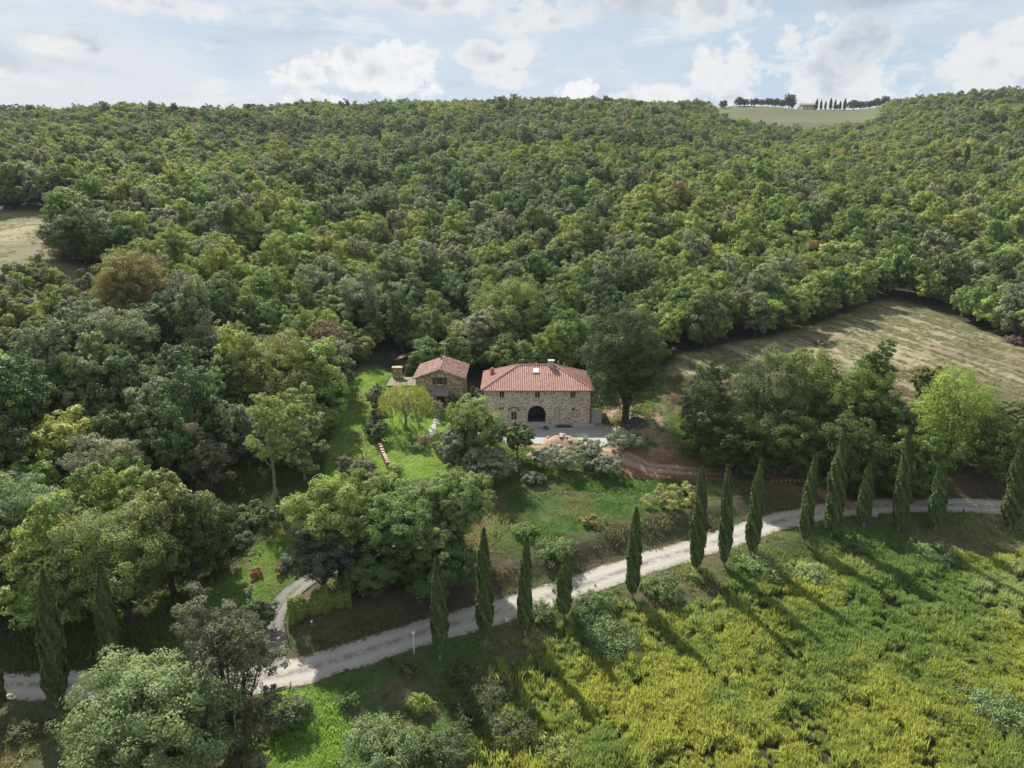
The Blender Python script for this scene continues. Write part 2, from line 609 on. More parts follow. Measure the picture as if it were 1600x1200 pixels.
# ------------------------------------------------------------------ foliage meshes
def leaves(rng, c, nrm, size, aspect=0.55):
    n = len(c)
    nrm = nrm / np.maximum(np.linalg.norm(nrm, axis=1, keepdims=True), 1e-6)
    a = rng.normal(size=(n, 3))
    t = np.cross(nrm, a)
    t /= np.maximum(np.linalg.norm(t, axis=1, keepdims=True), 1e-6)
    b = np.cross(nrm, t)
    s = size[:, None]
    bend = nrm * s * 0.18
    V = np.stack([c + t * s - bend, c + b * s * aspect + bend * 0.6, c - t * s - bend, c - b * s * aspect + bend * 0.6], 1).reshape(-1, 3)
    F = np.arange(4 * n).reshape(-1, 4)
    return V, F


def crown_mesh(name, seed, rx=4.0, rz=3.7, zc=5.3, nblob=46, rb=1.35, leaf=0.2, nleaf=9000, gap=0.0, low=0.85, irregular=0.22, material=None, taper=0.0, fill=0.16):
    """a crown of leaf clumps: blobs spread over an uneven envelope, each covered with small bent leaf faces"""
    rng = np.random.default_rng(seed)
    # envelope directions (fibonacci, jittered)
    i = np.arange(nblob) + 0.5
    ph = np.arccos(1 - 2 * i / nblob)
    th = math.pi * (1 + 5 ** 0.5) * i + rng.uniform(0, 6.28)
    d = np.stack([np.cos(th) * np.sin(ph), np.sin(th) * np.sin(ph), np.cos(ph)], 1)
    d += rng.normal(size=d.shape) * 0.16
    d /= np.linalg.norm(d, axis=1, keepdims=True)
    lump = 0.98 + irregular * (np.sin(d[:, 0] * 2.3 + seed) * np.cos(d[:, 1] * 2.1 + seed * 1.7) + 0.6 * np.sin(d[:, 2] * 3.1 + seed * 0.6)) + rng.normal(size=nblob) * 0.12
    f = lump * rng.choice([0.86, 0.8, 0.55], nblob, p=[0.5, 0.32, 0.18])
    cen = d * f[:, None] * np.array([rx, rx, rz])
    cen[:, 2] = np.where(cen[:, 2] < 0, cen[:, 2] * low, cen[:, 2])
    if taper:
        k = 1 - taper * np.clip((cen[:, 2] + rz) / (2 * rz), 0, 1)
        cen[:, :2] *= k[:, None]
    cen[:, 2] += zc
    rad = rb * rng.uniform(0.68, 1.25, nblob)
    keep = rng.random(nblob) > gap
    cen, rad = cen[keep], rad[keep]
    nb = len(cen)
    # every blob carries smaller sprays of leaves that stick out of it
    ns = 11
    sd = rng.normal(size=(nb * ns, 3))
    sd[:, 2] += 0.25 * np.abs(sd[:, 2])
    sd /= np.linalg.norm(sd, axis=1, keepdims=True)
    own = np.repeat(np.arange(nb), ns)
    sub = cen[own] + sd * (rad[own] * rng.uniform(0.55, 1.12, nb * ns))[:, None] * np.array([1.05, 1.05, 0.88])
    sr = rad[own] * rng.uniform(0.24, 0.50, nb * ns)
    for k in range(nb):
        dd = np.linalg.norm((sub - cen[k]) / np.array([1, 1, 0.88]), axis=1)
        sr[(dd < rad[k] * 0.55) & (own != k)] = 0
    w = sr ** 1.8
    sw = rng.choice(nb * ns, nleaf, p=w / w.sum())
    which = own[sw]
    q = rng.normal(size=(nleaf, 3))
    q /= np.linalg.norm(q, axis=1, keepdims=True)
    rr = np.where(rng.random(nleaf) < fill, rng.random(nleaf), 0.6 + 0.45 * rng.random(nleaf))
    pos = sub[sw] + q * (sr[sw] * rr)[:, None] * np.array([1.15, 1.15, 0.8])
    n = nleaf
    nrm = q * 0.55 + sd[sw] * 0.55 + np.array([0, 0, 0.38]) + rng.normal(size=(n, 3)) * 0.32
    V, F = leaves(rng, pos, nrm, leaf * rng.uniform(0.65, 1.3, n))
    btint = rng.random(nb)
    tint = np.clip(btint[which] * 0.38 + rng.random(nb * ns)[sw] * 0.32 + rng.random(n) * 0.30, 0, 1)
    return np_mesh(name, V, F, material or M_LEAF, tint), cen


def tube_np(path, radii, sides=6):
    path = np.array(path, float)
    n = len(path)
    V, F = [], []
    for i in range(n):
        t = path[min(i + 1, n - 1)] - path[max(i - 1, 0)]
        t /= np.linalg.norm(t) + 1e-9
        a = np.cross(t, [0.31, 0.95, 0.07])
        a /= np.linalg.norm(a) + 1e-9
        b = np.cross(t, a)
        for k in range(sides):
            an = 2 * math.pi * k / sides
            V.append(path[i] + (a * math.cos(an) + b * math.sin(an)) * radii[i])
    for i in range(n - 1):
        for k in range(sides):
            k2 = (k + 1) % sides
            F.append((i * sides + k, i * sides + k2, (i + 1) * sides + k2, (i + 1) * sides + k))
    return np.array(V), np.array(F)


def join_np(parts):
    V, F, o = [], [], 0
    for v, f in parts:
        V.append(v)
        F.append(f + o)
        o += len(v)
    return np.concatenate(V), np.concatenate(F)


def trunk_mesh(name, seed, cen, r=0.28, top=6.0, fork=2.2, nlimb=12, material=None, lean=0.25):
    rng = np.random.default_rng(seed + 991)
    lx, ly = rng.normal(0, lean, 2)
    path = [(lx * t * t, ly * t * t, -0.8 + (top + 0.8) * t) for t in np.linspace(0, 1, 7)]
    rads = [r * (1.35 if t == 0 else 1) * (1 - 0.78 * t) for t in np.linspace(0, 1, 7)]
    parts = [tube_np(path, rads, 8)]
    idx = rng.permutation(len(cen))[:nlimb]
    for i in idx:
        c = cen[i]
        t0 = rng.uniform(fork / top, 0.85)
        p0 = np.array([lx * t0 * t0, ly * t0 * t0, -0.8 + (top + 0.8) * t0])
        if c[2] < p0[2]:
            p0[2] = max(fork * 0.7, c[2] - 1.0)
        mid = p0 * 0.5 + c * 0.5 + np.array([0, 0, 0.35]) + rng.normal(0, 0.15, 3)
        rr = r * 0.42 * (1 - 0.5 * t0)
        parts.append(tube_np([p0, mid, c], [rr, rr * 0.65, rr * 0.2], 5))
    V, F = join_np(parts)
    return np_mesh(name, V, F, material or M_BARK, smooth=True)


PALETTE = {
    'mid green': (0.080, 0.124, 0.034), 'olive green': (0.102, 0.128, 0.040), 'fresh green': (0.122, 0.172, 0.040), 'grey-green': (0.110, 0.130, 0.068),
    'dark green': (0.050, 0.078, 0.030), 'yellow-green': (0.150, 0.178, 0.046), 'russet': (0.145, 0.110, 0.052),
}


def jitter(col, rng, a=0.12):
    k = 1 + rng.uniform(-a, a)
    return tuple(max(0.005, c * k * (1 + rng.uniform(-a, a) * 0.4)) for c in col)


# ------------------------------------------------------------------ the ground sheet
def ground_axis(lo_f, hi_f, step, lo, hi, grow=1.06, cap=14.0):
    mid = list(np.arange(lo_f, hi_f + 1e-6, step))
    a, s = [], step
    x = hi_f
    while x < hi:
        s = min(s * grow, cap)
        x += s
        a.append(x)
    b, s = [], step
    x = lo_f
    while x > lo:
        s = min(s * grow, cap)
        x -= s
        b.append(x)
    return np.array(b[::-1] + mid + a)


CLEAR_R = [tuple(p) for p in hits([(1070, 552), (1160, 535), (1260, 512), (1330, 488), (1385, 470), (1440, 478), (1510, 508), (1570, 532), (1640, 560), (1800, 600), (1800, 700), (1600, 690), (1430, 690), (1330, 690),
                                   (1200, 660), (1100, 640), (1040, 640), (1020, 600)], h_ground)]
CLEAR_L = [tuple(p) for p in hits([(-160, 330), (-30, 328), (85, 330), (95, 352), (100, 385), (85, 415), (30, 430), (-160, 440)], h_ground)]
FIELD_P = [tuple(p) for p in hits([(790, 1330), (850, 1180), (850, 1110), (890, 1040), (930, 1000), (1010, 972), (1090, 945), (1180, 905), (1300, 884), (1460, 880), (1620, 872), (1900, 868), (2100, 1330)], h_ground)]
BRIGHT_P = [tuple(p) for p in hits([(420, 1088), (505, 1072), (560, 1150), (590, 1260), (420, 1260)], h_ground)]
LAWN_P = [tuple(p) for p in hits([(505, 745), (528, 650), (545, 600), (575, 578), (612, 582), (618, 640), (700, 640), (740, 668), (700, 735), (600, 770)], h_ground)]
LAWN2_P = [tuple(p) for p in hits([(300, 935), (390, 880), (430, 838), (480, 800), (520, 880), (470, 915), (400, 960), (300, 985)], h_ground)]
SLOPE_P = [tuple(p) for p in hits([(760, 850), (800, 770), (900, 752), (1040, 742), (1180, 760), (1260, 780), (1180, 800), (1000, 850), (860, 890)], h_ground)]
FARF_P = [(195, 700), (245, 960), (470, 960), (340, 690)]
WOODR_P = [tuple(p) for p in hits([(1060, 742), (1062, 660), (1140, 655), (1300, 668), (1400, 680), (1480, 700), (1640, 705), (1640, 775), (1450, 772), (1330, 768), (1240, 752), (1150, 738)], h_base)]
OPEN_P = [tuple(p) for p in hits([(-400, 1046), (236, 1046), (280, 960), (330, 905), (410, 850), (455, 790), (500, 742), (515, 650), (545, 590), (575, 568)], h_base)] + [(-22.5, 133), (-5, 127.5), (14, 127.5), (20, 124)] + \
    [tuple(p) for p in hits([(1050, 575), (1075, 552), (1160, 535), (1260, 512), (1330, 488), (1385, 470), (1440, 478), (1510, 508), (1570, 532), (1640, 560), (1900, 620), (2300, 1250), (-400, 1250)], h_base)]


def build_ground():
    xs = ground_axis(-62, 84, 0.5, -1100, 1100)
    ys = ground_axis(40, 126, 0.5, -60, 2400)
    Xg, Yg = np.meshgrid(xs, ys)
    Z = h_ground(Xg, Yg)
    dR, sR = poly_dist(Xg, Yg, ROAD)
    dL, _ = poly_dist(Xg, Yg, LANE)
    dD, _ = poly_dist(Xg, Yg, DRIVE)
    sY = poly_sdist(Xg, Yg, YARD_P)
    Z = Z - 0.07 * (dR < 1.6) - 0.07 * (dL < 1.2) - 0.07 * (dD < 1.4) - 0.07 * (sY < -0.2)
    n1 = fbm(Xg, Yg, 0.22, 4, 2)
    n2 = fbm(Xg, Yg, 0.06, 3, 8)
    n3 = fbm(Xg, Yg, 0.9, 3, 5)

    def lay(col, c, m):
        m = np.clip(m, 0, 1)[..., None]
        return col * (1 - m) + np.array(c) * m
    col = np.zeros(Xg.shape + (3,)) + np.array([0.040, 0.037, 0.024])       # woodland floor
    wob = (n1 - 0.5) * 5
    sO = poly_sdist(Xg, Yg, OPEN_P) + wob * 0.6
    inO = 1 - sstep(sO, -1.2, 1.2)
    col = lay(col, (0.060, 0.092, 0.028), inO * (Y_ok(Yg)))
    col = lay(col, (0.105, 0.085, 0.052), inO * sstep(n1, 0.50, 0.62) * 0.75)
    # the verge and the cut bank beside the road
    rightbank = (sR > 0) * sstep(Xg, 36, 44) * (1 - sstep(dR, 5, 9))
    col = lay(col, (0.085, 0.062, 0.044), rightbank)
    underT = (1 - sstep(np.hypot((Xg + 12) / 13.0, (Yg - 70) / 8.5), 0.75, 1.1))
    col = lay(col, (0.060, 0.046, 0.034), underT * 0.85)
    left_s = (sR < 0) * (1 - sstep(Xg, -22, -16))
    col = lay(col, (0.070, 0.075, 0.040), left_s * 0.7)
    col = lay(col, (0.045, 0.085, 0.022), (1 - sstep(poly_sdist(Xg, Yg, SLOPE_P) + wob * 0.5, -1, 2)) * 0.85)  # green slope, darkened: shade lying on it is put into the colour
    col = lay(col, (0.100, 0.076, 0.050), (1 - sstep(np.hypot((Xg - 5) / 11.0, (Yg - 88.5) / 4.0) + (n1 - 0.5), 0.7, 1.1)) * 0.75)
    bankm = (1 - sstep(dR + wob * 0.3, 5.4, 6.8)) * (sR > 0) * sstep(Xg, -26, -18)
    col = lay(col, (0.080, 0.064, 0.043), bankm * (0.30 + 0.50 * sstep(n3 + (n1 - 0.5), 0.24, 0.44)))
    col = lay(col, (0.11, 0.185, 0.035), (1 - sstep(poly_sdist(Xg, Yg, LAWN_P) + wob * 0.3, -0.6, 0.8)))
    col = lay(col, (0.170, 0.165, 0.070), (1 - sstep(poly_sdist(Xg, Yg, LAWN_P), -1.0, 0.5)) * sstep(n1 * 0.7 + n3 * 0.3, 0.52, 0.66) * 0.7)
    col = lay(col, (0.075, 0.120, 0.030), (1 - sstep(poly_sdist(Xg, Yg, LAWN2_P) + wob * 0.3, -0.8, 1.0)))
    col = lay(col, (0.095, 0.175, 0.035), (1 - sstep(poly_sdist(Xg, Yg, BRIGHT_P) + wob * 0.3, -1, 1)))
    # field under the weeds
    col = lay(col, (0.045, 0.042, 0.024), (1 - sstep(poly_sdist(Xg, Yg, FIELD_P) + wob * 0.3, -1, 1.5)))
    # bare earth around the building site
    site = 1 - sstep(np.hypot(np.maximum(np.abs(Xg - 12) - 10, 0), np.maximum(np.abs(Yg - 107) - 8, 0)) + wob * 0.5, 1.0, 4.0)
    site = site * (Xg > -2)
    col = lay(col, (0.27, 0.185, 0.125), site * sstep(n1 * 0.6 + n3 * 0.4, 0.34, 0.5))
    cutm = (1 - sstep(dD, 2.0, 4.6)) * sstep(Xg, 12, 17) * (1 - sstep(Xg, 36, 44))
    col = lay(col, (0.23, 0.125, 0.080), cutm)
    us, vs = project(Xg, Yg, Z)
    col = lay(col, (0.150, 0.140, 0.085), (1 - sstep(poly_sdist(us, vs, [(-150, 400), (95, 412), (175, 440), (165, 520), (60, 590), (-150, 620)]) + wob * 4, -10, 12)) * (Xg < -40) * 0.8)
    # cleared slopes: dry straw, grey soil and green rows
    for P, ax in ((CLEAR_R, 1), (CLEAR_L, 0)):
        m = 1 - sstep(poly_sdist(Xg, Yg, P) + wob * 0.5, -1.2, 1.6)
        c = np.zeros_like(col) + np.array([0.245, 0.210, 0.135])
        a = (Xg * 0.94 + Yg * 0.35)
        b = (Xg * 0.35 - Yg * 0.94)
        rows = fbm(a * 2.2, b * 0.22, 0.5, 3, 4)
        c = lay(c, (0.125, 0.160, 0.066), sstep(rows + (n2 - 0.5) * 0.9, 0.46, 0.60) * 0.8)
        c = lay(c, (0.175, 0.130, 0.095), sstep(n2, 0.52, 0.62) * 0.6)
        c = lay(c, (0.080, 0.082, 0.045), sstep(n3, 0.60, 0.72) * 0.6)
        col = col * (1 - m[..., None]) + c * m[..., None]
    m = 1 - sstep(poly_sdist(Xg, Yg, FARF_P) + (fbm(Xg, Yg, 0.03, 3, 6) - 0.5) * 40, -6, 8)
    col = lay(col, (0.105, 0.112, 0.055), m)
    ny, nx = Xg.shape
    ii = np.arange(ny * nx).reshape(ny, nx)
    F = np.stack([ii[:-1, :-1], ii[:-1, 1:], ii[1:, 1:], ii[1:, :-1]], -1).reshape(-1, 4)
    V = np.stack([Xg, Yg, Z], -1).reshape(-1, 3)
    m_, T, out = mat('ground_cover')
    vc = T.n('ShaderNodeAttribute', attribute_type='GEOMETRY', attribute_name='soil').outputs['Color']
    tc = T.n('ShaderNodeTexCoord').outputs['Object']
    a1 = T.noise(tc, 1.7, 6, 0.65)
    a2 = T.noise(tc, 9.0, 4, 0.65)
    f = T.m('ADD', T.m('MULTIPLY', a1, 0.55), T.m('MULTIPLY', a2, 0.45))
    c1 = T.n('ShaderNodeHueSaturation', {'Hue': T.remap(a1, 0.3, 0.7, 0.485, 0.515), 'Value': T.remap(f, 0.3, 0.7, 0.55, 1.4), 'Color': vc}).outputs[0]
    b = T.n('ShaderNodeBsdfPrincipled', {'Base Color': c1, 'Roughness': 0.95, 'Specular IOR Level': 0.1})
    T.set(b.inputs['Normal'], T.n('ShaderNodeBump', {'Height': f, 'Strength': 0.8, 'Distance': 0.25}).outputs[0])
    T.set(out.inputs[0], b.outputs[0])
    me = np_mesh('ground', V, F, m_, smooth=True)
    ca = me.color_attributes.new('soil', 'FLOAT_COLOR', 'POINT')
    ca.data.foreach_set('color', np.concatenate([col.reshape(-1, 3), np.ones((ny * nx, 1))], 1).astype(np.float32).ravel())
    tag(link('ground', me), kind='structure')


def Y_ok(Yg):
    return (Yg < 260).astype(float)


build_ground()


# ------------------------------------------------------------------ gravel road, lane, drive, yard
def gravel_mat(name, base, dark, edge_grass, tracks=True):
    m, T, out = mat(name)
    tc = T.n('ShaderNodeTexCoord').outputs['Object']
    ac = T.n('ShaderNodeAttribute', attribute_type='GEOMETRY', attribute_name='across').outputs['Fac']
    n1 = T.noise(tc, 0.35, 5, 0.6)
    n2 = T.noise(tc, 2.2, 5, 0.65)
    n3 = T.noise(tc, 14.0, 3, 0.6)
    f = T.m('ADD', T.m('MULTIPLY', n1, 0.4), T.m('ADD', T.m('MULTIPLY', n2, 0.35), T.m('MULTIPLY', n3, 0.25)))
    c = T.mix(T.smooth(f, 0.32, 0.66), dark, base)
    aa = T.m('ABSOLUTE', ac)
    if tracks:
        mid = T.m('SUBTRACT', 1.0, T.smooth(aa, 0.05, 0.28))
        mid = T.m('MULTIPLY', mid, T.smooth(T.noise(tc, 0.9, 4, 0.6), 0.42, 0.56))
        c = T.mix(T.m('MULTIPLY', mid, 0.75), c, tuple(x * 0.55 for x in dark))
        rut = T.m('SUBTRACT', 1.0, T.smooth(T.m('ABSOLUTE', T.m('SUBTRACT', aa, 0.45)), 0.04, 0.17))
        c = T.mix(T.m('MULTIPLY', rut, 0.45), c, tuple(min(1, x * 1.12) for x in base))
    ed = T.smooth(T.m('ADD', aa, T.m('MULTIPLY', T.m('SUBTRACT', n2, 0.5), 1.1)), 0.78, 0.98)
    c = T.mix(ed, c, edge_grass)
    b = T.n('ShaderNodeBsdfPrincipled', {'Base Color': c, 'Roughness': 0.92, 'Specular IOR Level': 0.15})
    T.set(b.inputs['Normal'], T.n('ShaderNodeBump', {'Height': f, 'Strength': 0.5, 'Distance': 0.06}).outputs[0])
    T.set(out.inputs[0], b.outputs[0])
    return m


def strip(name, line, width, m, lift=0.045, ns=9, seed=0):
    P = np.array(line)
    Tn = np.gradient(P, axis=0)
    Tn /= np.linalg.norm(Tn, axis=1, keepdims=True)
    N = np.stack([-Tn[:, 1], Tn[:, 0]], 1)
    s = np.linspace(-1, 1, ns)
    L = np.arange(len(P))
    wl = width / 2 * (1 + (fbm(L, L * 0, 0.21, 3, seed) - 0.5) * 0.30)
    wr = width / 2 * (1 + (fbm(L, L * 0 + 9, 0.23, 3, seed + 4) - 0.5) * 0.30)
    off = np.where(s[None, :] > 0, s[None, :] * wl[:, None], s[None, :] * wr[:, None])
    XY = P[:, None, :] + N[:, None, :] * off[..., None]
    Z = h_ground(XY[..., 0], XY[..., 1]) + lift * (1 - 0.35 * np.abs(s)[None, :] ** 4)
    V = np.concatenate([XY, Z[..., None]], -1).reshape(-1, 3)
    n = len(P)
    ii = np.arange(n * ns).reshape(n, ns)
    F = np.stack([ii[:-1, :-1], ii[1:, :-1], ii[1:, 1:], ii[:-1, 1:]], -1).reshape(-1, 4)
    me = np_mesh(name, V, F[:, ::-1], m, smooth=True)
    a = me.attributes.new('across', 'FLOAT', 'POINT')
    a.data.foreach_set('value', np.tile(s, n).astype(np.float32))
    return tag(link(name, me), kind='structure')


strip('gravel_road', spline(ROAD, 0.6), 3.5, gravel_mat('white_gravel', (0.355, 0.328, 0.288), (0.265, 0.243, 0.212), (0.12, 0.115, 0.06)), seed=1)
strip('gravel_lane', spline(LANE, 0.6), 2.1, gravel_mat('lane_gravel', (0.20, 0.188, 0.172), (0.14, 0.13, 0.115), (0.09, 0.10, 0.045)), lift=0.05, seed=2)  # lane gravel darkened: the shade over the lane is put into its colour
strip('dirt_drive', spline(DRIVE, 0.6), 3.2, gravel_mat('drive_dirt', (0.34, 0.25, 0.19), (0.24, 0.16, 0.115), (0.20, 0.12, 0.08)), lift=0.055, seed=3)


def build_yard():
    xs, ys = np.arange(-8, 19, 0.5), np.arange(98, 109.5, 0.5)
    Xg, Yg = np.meshgrid(xs, ys)
    s = poly_sdist(Xg, Yg, YARD_P) + (fbm(Xg, Yg, 0.5, 3, 3) - 0.5) * 1.4
    Z = h_ground(Xg, Yg) + 0.05
    ny, nx = Xg.shape
    ii = np.arange(ny * nx).reshape(ny, nx)
    F = np.stack([ii[:-1, :-1], ii[:-1, 1:], ii[1:, 1:], ii[1:, :-1]], -1)
    k = ((s[:-1, :-1] + s[1:, 1:]) * 0.5 < 0)
    me = np_mesh('gravel_yard', np.stack([Xg, Yg, Z], -1).reshape(-1, 3), F[k], gravel_mat('yard_gravel', (0.34, 0.32, 0.305), (0.25, 0.235, 0.22), (0.27, 0.22, 0.17), tracks=False), smooth=True)
    tag(link('gravel_yard', me), kind='structure')


build_yard()

# ------------------------------------------------------------------ masonry materials


def stone_mat(name, pale, mid, dark, sx=2.9, sz=5.2, mortar=(0.44, 0.40, 0.34)):
    m, T, out = mat(name)
    tc = T.n('ShaderNodeTexCoord').outputs['Object']
    wv = T.n('ShaderNodeTexNoise', {'Vector': tc, 'Scale': 1.3, 'Detail': 2.0}).outputs['Color']
    v0 = T.n('ShaderNodeVectorMath', {0: wv, 1: (0.22, 0.22, 0.10)}, operation='MULTIPLY').outputs[0]
    v1 = T.n('ShaderNodeVectorMath', {0: tc, 1: v0}, operation='ADD').outputs[0]
    mp = T.n('ShaderNodeVectorMath', {0: v1, 1: (sx, sx, sz)}, operation='MULTIPLY').outputs[0]
    vo = T.n('ShaderNodeTexVoronoi', {'Vector': mp, 'Scale': 1.0, 'Randomness': 0.8})
    ve = T.n('ShaderNodeTexVoronoi', {'Vector': mp, 'Scale': 1.0, 'Randomness': 0.8}, feature='DISTANCE_TO_EDGE')
    rnd = T.n('ShaderNodeSeparateColor', {0: vo.outputs['Color']}).outputs[0]
    n1 = T.noise(tc, 0.55, 4, 0.6)
    n2 = T.noise(tc, 9.0, 4, 0.6)
    k = T.m('ADD', rnd, T.m('MULTIPLY', T.m('SUBTRACT', n1, 0.5), 0.7))
    c = T.mix(T.smooth(k, 0.25, 0.55), dark, mid)
    c = T.mix(T.smooth(k, 0.50, 0.85), c, pale)
    c = T.mix(T.m('MULTIPLY', n2, 0.4), c, tuple(x * 0.7 for x in mid))
    mo = T.smooth(ve.outputs['Distance'], 0.13, 0.05)
    c = T.mix(mo, c, mortar)
    b = T.n('ShaderNodeBsdfPrincipled', {'Base Color': c, 'Roughness': 0.92, 'Specular IOR Level': 0.15})
    hgt = T.m('ADD', T.smooth(ve.outputs['Distance'], 0.02, 0.2), T.m('MULTIPLY', n2, 0.3))
    T.set(b.inputs['Normal'], T.n('ShaderNodeBump', {'Height': hgt, 'Strength': 0.7, 'Distance': 0.06}).outputs[0])
    T.set(out.inputs[0], b.outputs[0])
    return m


def tile_mat(name, a, bcol, dark, pale, vary=1.0, row=2.6):
    m, T, out = mat(name)
    tc = T.n('ShaderNodeTexCoord').outputs['Object']
    mp = T.n('ShaderNodeVectorMath', {0: tc, 1: (4.0, 4.0, row * 2)}, operation='MULTIPLY').outputs[0]
    vo = T.n('ShaderNodeTexVoronoi', {'Vector': mp, 'Scale': 1.0, 'Randomness': 0.9})
    rnd = T.n('ShaderNodeSeparateColor', {0: vo.outputs['Color']}).outputs[0]
    n1 = T.noise(tc, 0.7, 5, 0.6)
    n2 = T.noise(tc, 6.0, 4, 0.6)
    c = T.mix(rnd, a, bcol)
    k = T.m('ADD', T.m('MULTIPLY', rnd, 0.5), T.m('ADD', T.m('MULTIPLY', n1, 0.35), T.m('MULTIPLY', n2, 0.25)))
    c = T.mix(T.m('MULTIPLY', T.smooth(k, 0.62, 0.78), vary), c, pale)
    c = T.mix(T.m('MULTIPLY', T.smooth(k, 0.42, 0.30), vary), c, dark)
    b = T.n('ShaderNodeBsdfPrincipled', {'Base Color': c, 'Roughness': 0.85, 'Specular IOR Level': 0.2})
    T.set(out.inputs[0], b.outputs[0])
    return m


M_STONE = stone_mat('farmhouse_stone', (0.68, 0.58, 0.46), (0.55, 0.43, 0.31), (0.22, 0.145, 0.10), mortar=(0.66, 0.59, 0.49))
M_STONE2 = stone_mat('cottage_stone', (0.58, 0.48, 0.33), (0.42, 0.33, 0.21), (0.10, 0.085, 0.055), 2.6, 4.6, mortar=(0.36, 0.30, 0.20))
M_BRICK = simple('brick', (0.26, 0.125, 0.085), 0.9, 0.35, 4.0, bump=0.4)
M_PLASTER = simple('pale_plaster', (0.46, 0.40, 0.32), 0.9, 0.15, 1.5)
M_TILE = tile_mat('new_roof_tiles', (0.375, 0.215, 0.18), (0.325, 0.175, 0.145), (0.20, 0.11, 0.085), (0.47, 0.32, 0.26), 0.7)
M_TILE2 = tile_mat('old_roof_tiles', (0.34, 0.185, 0.150), (0.25, 0.14, 0.115), (0.10, 0.07, 0.06), (0.46, 0.39, 0.34), 1.0)
M_WOOD = simple('dark_wood', (0.085, 0.055, 0.038), 0.8, 0.3, 4.0)
M_WOODF = simple('weathered_wood', (0.17, 0.135, 0.10), 0.9, 0.3, 4.0)
M_FRAME = simple('grey_frame', (0.62, 0.59, 0.55), 0.7, 0.1)
M_DARK = simple('dark_interior', (0.10, 0.09, 0.085), 0.9, 0.3)
M_CONC = simple('concrete', (0.40, 0.385, 0.36), 0.92, 0.2, 1.2, bump=0.3)
M_METAL = simple('galvanised_metal', (0.42, 0.43, 0.44), 0.45, 0.15, 3.0, metallic=0.7)
M_WHITE = simple('white_paint', (0.75, 0.74, 0.72), 0.6, 0.08)
M_COPPER = simple('copper_pipe', (0.30, 0.10, 0.065), 0.45, 0.2, 3.0, metallic=0.5)
M_AWN = simple('awning_cloth', (0.20, 0.165, 0.17), 0.85, 0.12)
M_ROCK = simple('rubble', (0.34, 0.30, 0.26), 0.95, 0.35, 2.0, bump=0.6)
M_ROCKD = simple('dark_rubble', (0.085, 0.075, 0.07), 0.95, 0.5, 2.0, bump=0.6)
M_SOIL = simple('spoil_soil', (0.25, 0.17, 0.115), 0.97, 0.35, 1.2, bump=0.8)


def glass_mat():
    m, T, out = mat('window_glass')
    b = T.n('ShaderNodeBsdfPrincipled', {'Base Color': (0.03, 0.035, 0.04, 1), 'Roughness': 0.08, 'Specular IOR Level': 0.6})
    T.set(out.inputs[0], b.outputs[0])
    return m


M_GLASS = glass_mat()


def arch_loop(x0, x1, z0, zs, rise, n=12):
    """a doorway outline in the XZ plane: jambs up to zs, then an arch of the given rise"""
    cx, r = (x0 + x1) / 2, (x1 - x0) / 2
    pts = [(x0, z0), (x1, z0)]
    for k in range(n + 1):
        a = math.pi * k / n
        pts.append((cx + r * math.cos(a), zs + rise * math.sin(a)))
    return pts


def rect_loop(x0, x1, z0, z1):
    return [(x0, z0), (x1, z0), (x1, z1), (x0, z1)]


def wall_with_holes(name, outer, holes, depth, m, parent):
    """front wall in local XZ at y=0 with real reveals running back to y=depth"""
    bm = bmesh.new()
    loops = [[Vector((x, z, 0)) for x, z in outer]] + [[Vector((x, z, 0)) for x, z in h] for h in holes]
    flat = [p for l in loops for p in l]
    vs = [bm.verts.new((p.x, 0, p.y)) for p in flat]
    for t in tessellate_polygon(loops):
        try:
            bm.faces.new([vs[i] for i in t])
        except ValueError:
            pass
    k = 0
    for l in loops:
        n = len(l)
        back = [bm.verts.new((p.x, depth, p.y)) for p in l]
        for i in range(n):
            bm.faces.new((vs[k + i], vs[k + (i + 1) % n], back[(i + 1) % n], back[i]))
        k += n
    bmesh.ops.recalc_face_normals(bm, faces=bm.faces)
    me = bpy.data.meshes.new(name)
    bm.to_mesh(me)
    bm.free()
    me.materials.append(m)
    return link(name, me, parent)


def ribs(mb, e0, e1, top_at, rise, spacing=0.36, r=0.11):
    """rows of round cover tiles running up a roof plane; e0-e1 is the eave, top_at(s) the distance up the slope"""
    e0, e1 = Vector(e0), Vector(e1)
    L = (e1 - e0).length
    n = int(L / spacing)
    d = (e1 - e0) / L
    up = Vector(rise).normalized()
    nrm = d.cross(up)
    if nrm.z < 0:
        nrm = -nrm
    for i in range(n + 1):
        s = (i + 0.5) * L / (n + 1)
        t = top_at(s)
        if t < 0.35:
            continue
        b = e0 + d * s
        prof = []
        for k in range(5):
            a = math.pi * k / 4
            prof.append(d * (r * math.cos(a)) + nrm * (r * 0.95 * math.sin(a) + 0.012))
        lo = [mb.bm.verts.new(b + p - up * 0.06) for p in prof]
        hi = [mb.bm.verts.new(b + up * t + p) for p in prof]
        for k in range(4):
            mb.bm.faces.new((lo[k], lo[k + 1], hi[k + 1], hi[k]))
        mb.bm.faces.new(lo)


